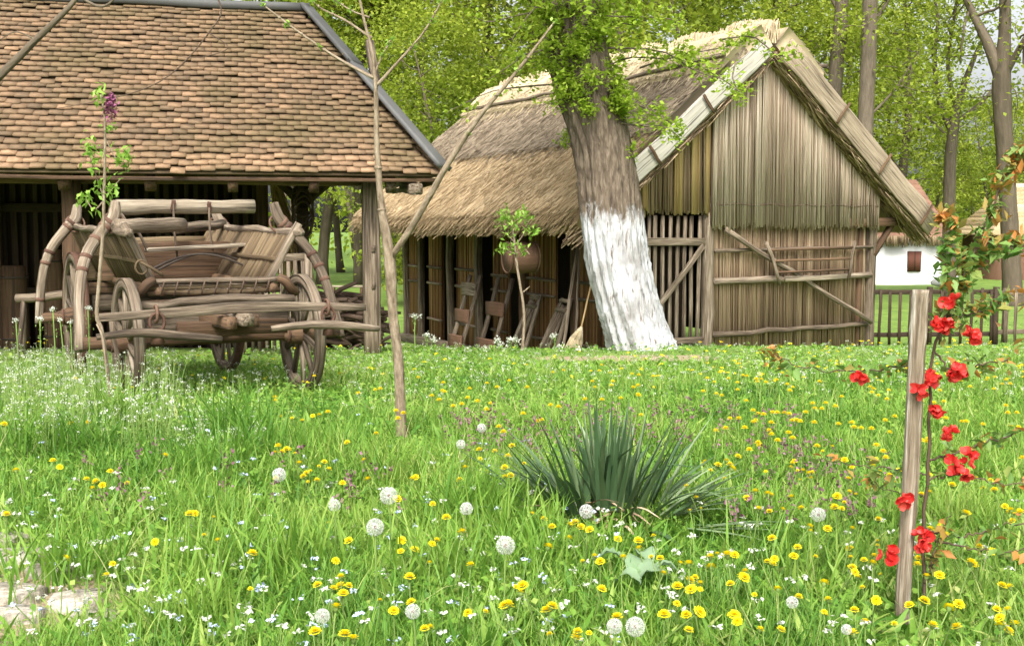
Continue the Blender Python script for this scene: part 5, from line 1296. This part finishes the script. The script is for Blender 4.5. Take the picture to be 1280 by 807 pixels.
for i, (px, py, r, lab) in enumerate(CLK):
    h = .30 if i in (0, 1, 2, 8, 7) else .24
    g, t = place(px, py, h); rad = r / FPX * t[1]
    o = thing('dandelion_clock', lab, 'dandelion clock', g, 'dandelion seed heads in the meadow')
    for nm, me in (('seed_ball', CK[i % 3][0]), ('seed_core', CK[i % 3][1])):
        c = bpy.data.objects.new(nm, me); C.objects.link(c); c.parent = o; c.location = (0, 0, h); c.scale = (rad,) * 3
        c.rotation_euler = (rng.normal(0, .2), rng.normal(0, .2), rng.uniform(0, 6.28))
    mb = MB(); tube(mb, spline(np.array([(0, 0, -.02), (rng.normal(0, .01), rng.normal(0, .01), h * .5), (0, 0, h)]), 8), np.full(8, .0028), n=6); mb.build('stem', m_stem, o)
# tall white topped stalks along the barn foot
for i, (px, py, hh) in enumerate(((519, 395, .75), (534, 418, .55), (542, 424, .5), (622, 425, .45), (625, 432, .4), (637, 424, .45), (645, 424, .5), (692, 420, .55), (699, 434, .35), (607, 436, .3), (585, 438, .3), (723, 438, .3), (66, 386, .75), (50, 398, .6), (88, 402, .6), (110, 385, .8), (75, 399, .6), (20, 400, .5))):
    left = px < 200
    dpt = 8.0 if left else 14.0
    t = P(px, py, dpt); z0 = float(ground(t[0], t[1])); g = np.array((t[0], t[1], z0))
    mb = MB(); tube(mb, spline(np.array([g, lerp(g, t, .5) + rng.normal(0, .01, 3), t]), 7), np.full(7, .005 if left else .008), n=5)
    k = 26; f = rng.uniform(.4, .95, k)[:, None]; leaves(mb, g * (1 - f) + t * f + rng.normal(0, .02, (k, 3)) * [1, 1, 0], .02 if left else .03, rng.uniform(0, 1, k), flat=.8)
    k = 46; s_ = .011 if left else .026
    leaves(mb, t + rng.normal(0, s_, (k, 3)) * [1, 1, .7], s_ * 1.1, rng.uniform(.2, 1, k), aspect=.9, flat=1.0, mat=1)
    tag(mb.build('white_wildflower', [m_stem, m_white]), 'tall white topped weed stalk ' + ('by the wagon wheel' if left else 'at the foot of the barn wall'), 'wildflower', 'white weeds by the wagon' if left else 'white weeds along the barn foot')

# ------------------------------------------------------------------ fence, houses and wood behind
def fence_run(name, label, px0, px1, d0, d1, m, hgt, np_, posts):
    a = at_ground(px0, d0); b = at_ground(px1, d1); o = thing(name, label, 'fence', a)
    for t in posts:
        mb = MB(); q = lerp(a, b, t); q[2] = ground(q[0], q[1]); bar(mb, q, q + UP * (hgt + .05), .10, .10, up=(0, 1, 0)); mb.build('post', m, o, a)
    for z in (.22, hgt - .04):
        mb = MB(); q = a + UP * z; w = b + UP * z; bar(mb, q, w, .05, .09, seg=8); mb.build('rail', m, o, a)
    for t in (np.arange(np_) + .5) / np_:
        mb = MB(); q = lerp(a, b, t) - np.array((0, .06, 0)); e = rng.normal(0, .03); bar(mb, q + UP * .02, q + UP * (hgt + e) + np.array((rng.normal(0, .012), 0, 0)), .055, .025, up=(0, 1, 0)); mb.build('picket', m, o, a)
fence_run('picket_fence', 'low dark wooden picket fence beside the barn right corner', 1080, 1246, 22.0, 22.3, m_woodd, 1.12, 13, (0, .5, 1))
fence_run('picket_fence', 'low lighter wooden picket fence at the right edge', 1250, 1420, 22.8, 23.6, m_wood, 1.08, 13, (.05, .5, 1))

def house(name, label, c, w, d, wall_h, roof_h, m_wall, m_roof, rot, win, eave_m=None, hip=1.5, over=.5):
    o = thing(name, label, 'house', c); ca, sa = math.cos(rot), math.sin(rot)
    H_ = lambda x, y, z: np.array((c[0] + x * ca - y * sa, c[1] + x * sa + y * ca, c[2] + z))
    mb = MB()
    V = [H_(x, y, z) for z in (-.3, wall_h) for x, y in ((-w / 2, 0), (w / 2, 0), (w / 2, d), (-w / 2, d))]
    mb.add(V, [np.array([[0, 1, 5, 4], [1, 2, 6, 5], [2, 3, 7, 6], [3, 0, 4, 7], [4, 5, 6, 7]])], .5)
    mb.build('wall', m_wall, o, c)
    e = [H_(-w / 2 - over, -over, wall_h), H_(w / 2 + over, -over, wall_h), H_(w / 2 + over, d + over, wall_h), H_(-w / 2 - over, d + over, wall_h)]
    r0, r1 = H_(-w / 2 + hip, d / 2, wall_h + roof_h), H_(w / 2 - hip, d / 2, wall_h + roof_h)
    mb = MB()
    def plane(pts, k):
        pts = [np.asarray(p) for p in pts]
        for i in range(k):
            t0, t1 = i / k, (i + 1) / k
            if len(pts) == 4: q = [lerp(pts[0], pts[3], t0), lerp(pts[1], pts[2], t0), lerp(pts[1], pts[2], t1), lerp(pts[0], pts[3], t1)]
            else: q = [lerp(pts[0], pts[2], t0), lerp(pts[1], pts[2], t0), lerp(pts[1], pts[2], min(t1, .995)), lerp(pts[0], pts[2], min(t1, .995))]
            q[0] = q[0] + UP * .05; q[1] = q[1] + UP * .05
            mb.add(q + [q[0] - UP * .06, q[1] - UP * .06], [np.array([[0, 1, 2, 3], [4, 5, 1, 0]])], rng.uniform(.2, .9))
    plane([e[0], e[1], r1, r0], 12); plane([e[1], e[2], r1], 12); plane([e[2], e[3], r0, r1], 12); plane([e[3], e[0], r0], 12)
    mb.build('roof', m_roof, o, c)
    if eave_m:
        mb = MB(); n = 260; x = rng.uniform(-w / 2 - over, w / 2 + over, n)
        straws(mb, np.array([H_(a, -over - .03, wall_h + .12) for a in x]), np.array([H_(a, -over - .06 + rng.normal(0, .03), wall_h - .30 + rng.normal(0, .05)) for a in x]), .035, rng.uniform(0, 1, n)); mb.build('reed_eave', eave_m, o, c)
    for x, z, ww, hh in win:
        mb = MB(); bar(mb, H_(x, -.02, z), H_(x, -.02, z + hh), ww, .10, up=(-sa, ca, 0), seg=1, wob=0); f = mb.build('window', m_woodd, o, c)
        for sgn in (-1, 1):
            mb = MB(); bar(mb, H_(x + sgn * ww * .26, -.09, z + .03), H_(x + sgn * ww * .26, -.09, z + hh - .03), ww * .44, .035, up=(-sa, ca, 0), seg=1, wob=0); mb.build('shutter', m_shutter, f, c)
c1 = P(1120, 353, 50.0)
house('white_house', 'long low white limewashed cottage with red tiled roof beyond the fence', c1 - np.array((1.25, 0, 0)), 6.8, 5.0, 2.0, 2.75, m_plaster, m_tile2, 0.02, [(2.05, .50, .62, .92), (-1.2, .50, .62, .92)], m_reedl, .4, .35)
c2 = P(1275, 352, 54.0)
house('brown_house', 'dark timber house with pale reed roof behind the trees on the right', c2 + np.array((1.7, 0, 0)), 5.5, 5, 2.3, 2.6, m_redwood, m_thatchg, -.05, [(-.6, .9, .7, 1.0)], None, 1.6, .6)
rk_ = P(1186, 352, 46.0)
mb = MB(); tube(mb, spline(np.array([rk_ + (-.75, 0, -.05), rk_ + (-.3, 0, .0), rk_ + (.2, 0, .05), rk_ + (.8, 0, -.05)]), 12), np.interp(np.linspace(0, 1, 12), [0, .3, .8, 1], [.06, .24, .22, .06]), n=12, jit=.14)
tag(mb.build('boulder', m_stone2, smooth=True), 'low grey boulder on the grass in front of the white cottage', 'boulder')

# woodland trees: a few kinds, then copies
def gen_tree(seed, H, r, first, nl, spread, nleaf, lsz, lean=0.0, low=0.0, fork=False):
    global rng
    keep = rng; rng = np.random.default_rng(seed)
    tb_ = MB(); lf = MB()
    pts = [np.zeros(3)]; d = norm((lean, rng.normal(0, .03), 1)); k = 16
    for i in range(k):
        d = norm(d + rng.normal(0, .045, 3) * [1, 1, .2]); pts.append(pts[-1] + d * H / k)
    pts = np.stack(pts); rr = r * np.interp(np.linspace(0, 1, k + 1), [0, .06, .5, 1], [1.35, 1.0, .72, .18])
    tube(tb_, pts, np.stack([rr, rr], 1), n=12, jit=.06)
    ends = []
    for i in range(nl):
        f = first + (1 - first) * (i + rng.uniform(0, 1)) / nl; f = min(f, .98); j = f * k; q = lerp(pts[int(j)], pts[min(int(j) + 1, k)], j - int(j))
        an = i * 2.4 + rng.normal(0, .4); L = spread * (1.15 - .6 * f) * rng.uniform(.7, 1.2)
        p = limb(tb_, q, (math.cos(an), math.sin(an), rng.uniform(.15, .9)), L, r * (.42 - .28 * f), 7, .20, .03)
        for j2 in range(4):
            b = p[rng.integers(2, 8)]; p2 = limb(tb_, b, rng.normal(0, 1, 3) + np.array((math.cos(an), math.sin(an), .2)) * .6, L * .5, r * .06, 5, .25, -.02)
            ends += [p2[3], p2[5]]
        ends += [p[5], p[7]]
    for i in range(int(low)):
        an = rng.uniform(0, 6.28); L = rng.uniform(.5, 1.0) * spread * .8; z = rng.uniform(.10, first + .1) * H
        p2 = limb(tb_, pts[int(z / H * k)], (math.cos(an), math.sin(an), .3), L, r * .10, 6, .25, -.02); ends += [p2[3], p2[4], p2[6]]
    ends = np.stack(ends); n = nleaf // len(ends)
    c = np.repeat(ends, n, 0); sz = np.repeat(rng.uniform(.35, .85, len(ends)), n) * spread / 3.2
    g = rng.normal(0, 1, c.shape); c = c + g * sz[:, None] * [.75, .75, .38]
    ct = np.repeat(rng.uniform(-.36, .34, len(ends)), n)
    # drop some to open gaps
    leaves(lf, c, rng.uniform(.6, 1.35, len(c)) * lsz, np.clip(.5 + ct + rng.normal(0, .2, len(c)), 0, 1), aspect=.8, flat=.6)
    rng = keep
    return tb_, lf
KINDS = [gen_tree(1, 15, .24, .30, 14, 4.2, 11000, .17, .02, 5), gen_tree(2, 13, .17, .36, 12, 3.4, 9000, .16, -.04, 8), gen_tree(3, 16, .30, .26, 16, 5.0, 13000, .18, .05, 6), gen_tree(4, 9, .11, .16, 14, 2.9, 10000, .14, .03, 10), gen_tree(5, 14, .20, .42, 10, 3.6, 5000, .16, .0, 2), gen_tree(6, 14, .19, .38, 14, 3.8, 11000, .17, .0, 0)]
PROTO = [None] * len(KINDS)
WL = ['tall lime leaved tree in the wood behind the buildings', 'slender lime leaved tree in the wood behind the buildings', 'big spreading tree in fresh leaf in the wood behind the buildings', 'low bushy young tree in fresh leaf at the wood edge', 'thinly leaved tree in the wood behind the buildings', 'clean stemmed tree on the lawn of the wood behind the shed']
def wood_tree(kind, x, y, rz, sc, label=None, group='trees of the wood behind the buildings'):
    z = float(ground(x, y)) - .05
    if PROTO[kind] is None:
        o = thing('bushy_tree' if kind == 3 else 'woodland_tree', WL[kind], 'tree', (x, y, z), group)
        KINDS[kind][0].build('trunk', m_bark2, o, smooth=True); KINDS[kind][1].build('crown', m_leafw, o); PROTO[kind] = o
    else: o = copy_tree(PROTO[kind]); o.location = (x, y, z)
    o['label'] = label or WL[kind]; o['group'] = group
    if label: del o['group']
    o.rotation_euler = (0, 0, rz); o.scale = (sc, sc, sc)
    return o
def wt(px, depth, kind, sc=1.0, label=None): return wood_tree(kind, (px - 640) / FPX * depth, depth, rng.uniform(0, 6.28), sc, label)
for (px, d, k, s) in ((403, 50, 5, 1.3), (426, 64, 5, 1.1), (449, 50, 5, 1.1), (497, 60, 0, 1.0), (520, 36, 3, 1.0), (585, 42, 0, 1.0), (560, 33, 3, .9), (640, 40, 2, 1.0), (690, 52, 2, 1.1), (700, 34, 3, 1.1), (770, 44, 0, 1.0), (790, 33, 1, 1.0), (850, 48, 2, 1.0), (880, 36, 3, 1.2), (940, 42, 0, 1.0), (985, 52, 2, 1.0),
                     (972, 38, 3, 1.0), (1120, 60, 2, 1.0), (1165, 62, 3, 1.0), (1235, 70, 3, 1.1), (1290, 64, 3, 1.0), (1110, 70, 1, 1.1), (540, 66, 2, 1.2), (380, 58, 5, 1.2), (300, 46, 5, 1.1), (200, 50, 0, 1.1), (90, 48, 2, 1.1), (0, 44, 1, 1.1), (610, 62, 0, 1.3), (740, 66, 2, 1.3), (900, 68, 2, 1.3), (1040, 70, 0, 1.3), (1500, 50, 0, 1.0), (-120, 46, 2, 1.0), (1215, 76, 3, 1.2), (1270, 80, 3, 1.2)):
    wt(px, d, k, s)
# the tree trunks one can single out
def lone_tree(name, label, pts, rads, depth, limbs, nleaf, lsz=.15, m=m_bark):
    base = at_ground(pts[0][0], depth); o = thing(name, label, 'tree', base)
    mb = MB(); ctrl_ = [np.array((base[0], base[1], base[2] - .1))] + [P(x, y, depth) for x, y in pts[1:]]
    s = spline(np.array(ctrl_), 36); r_ = np.interp(np.linspace(0, 1, 36), np.linspace(0, 1, len(rads)), rads); tube(mb, s, np.stack([r_, r_], 1), n=14, jit=.05)
    ends = []
    for lp, lr in limbs:
        q = spline(np.array([P(x, y, depth + dz) for x, y, dz in lp]), 14); tube(mb, q, np.linspace(lr, lr * .3, 14), n=8, jit=.05)
        for j in range(6):
            b = q[rng.integers(4, 14)]; p2 = limb(mb, b, rng.normal(0, 1, 3), 1.8, lr * .22 + .01, 6, .3); ends += [p2[3], p2[6]]
        ends.append(q[-1])
    mb.build('trunk', m, o, base, True)
    if nleaf:
        ends = np.stack(ends); n = nleaf // len(ends); c = np.repeat(ends, n, 0) + rng.normal(0, 1, (n * len(ends), 3)) * [.55, .55, .35]
        lm_ = MB(); leaves(lm_, c, rng.uniform(.6, 1.3, len(c)) * lsz, np.clip(rng.normal(.55, .25, len(c)), 0, 1), aspect=.8, flat=.6); lm_.build('crown', m_leafw, o, base)
lone_tree('forked_tree', 'thick forked tree trunk at the right edge of the picture behind the fence', [(1268, 380), (1263, 300), (1257, 200), (1252, 110), (1256, 40), (1256, -60), (1254, -160)], [.36, .28, .27, .30, .19, .16, .10], 36,
    [([(1252, 100, 0), (1235, 55, .2), (1215, 15, .5), (1190, -40, .8)], .22), ([(1256, 95, 0), (1275, 60, -.4), (1300, 20, -1), (1340, -20, -1.5)], .13), ([(1256, -40, 0), (1240, -90, 0), (1215, -130, 1)], .13)], 2200, m=m_bark2)
lone_tree('crooked_tree', 'crooked dark tree standing in front of the white cottage right end', [(1187, 350), (1186, 270), (1188, 200), (1192, 160), (1197, 130), (1207, 100), (1218, 72), (1232, 40)], [.26, .22, .21, .19, .14, .11, .08, .04], 40,
    [([(1190, 165, 0), (1175, 130, .3), (1168, 80, .6), (1172, 20, 1), (1160, -40, 1)], .12), ([(1197, 135, 0), (1185, 90, -.3), (1190, 40, -.5), (1200, -20, -1)], .10), ([(1192, 155, 0), (1225, 130, .3), (1245, 110, .6), (1275, 105, 1)], .09), ([(1190, 175, 0), (1150, 140, .5), (1120, 125, 1)], .05)], 4600)
lone_tree('slender_tree', 'slim straight grey trunk rising behind the barn roof, right one of two', [(1078, 420), (1078, 250), (1082, 150), (1086, 60), (1088, -20), (1090, -140)], [.30, .26, .24, .23, .21, .12], 34,
    [([(1086, 40, 0), (1110, 0, .3), (1130, -50, .6)], .08), ([(1082, 150, 0), (1120, 110, .6), (1150, 60, 1.2)], .05)], 3000)
lone_tree('slender_tree', 'slim grey trunk rising behind the barn roof, left one of two', [(1040, 420), (1042, 250), (1044, 110), (1050, 40), (1054, -20), (1060, -140)], [.28, .26, .24, .23, .20, .12], 37,
    [([(1052, 20, 0), (1030, -20, .3), (1010, -70, .6)], .08), ([(1046, 90, 0), (1010, 70, .6), (985, 30, 1.2)], .05), ([(1046, 90, 0), (1075, 60, .6), (1090, 20, .8)], .04)], 3200)
# far wood that reads as one mass
mb = MB(); n = 52000
x = rng.uniform(-75, 95, n); y = rng.uniform(78, 118, n) ; hm = np.where(x / y > .375, 8.5, 20.0) + 3.0 * nz(x, y, .25, 71)
z = ground(x, y) + .4 + rng.uniform(0, 1, n) ** .9 * hm
dn = .5 + .5 * nz(x * .6 + z * .5, y * .5 + z * .7, 1.0, 72)
k = rng.uniform(0, 1, n) < .25 + 1.0 * dn; c = np.stack([x, y, z], 1)[k]
leaves(mb, c, rng.uniform(.35, .8, len(c)), np.clip(.28 + .45 * dn[k] + rng.normal(0, .12, len(c)), 0, 1), aspect=.8, flat=.6, mat=0)
for i in range(70):
    X_ = rng.uniform(-70, 90); Y_ = rng.uniform(72, 100); z0 = float(ground(X_, Y_)); pole(mb, (X_, Y_, z0 - .2), (X_ + rng.normal(0, 1.0), Y_, z0 + 12), rng.uniform(.14, .32), .1, seg=6, wob=.12, n=7)
f0 = mb.F
mb2 = MB(); mb2.V, mb2.T, mb2.G, mb2.n = mb.V, mb.T, mb.G, mb.n
mb2.F = [(f, 0 if f.shape[1] == 3 and i == 0 else 1) for i, (f, m) in enumerate(f0)]
tag(mb2.build('distant_wood', [m_leafw, m_bark2]), 'far wood of lime green spring foliage closing the view', 'wood', kind='stuff')
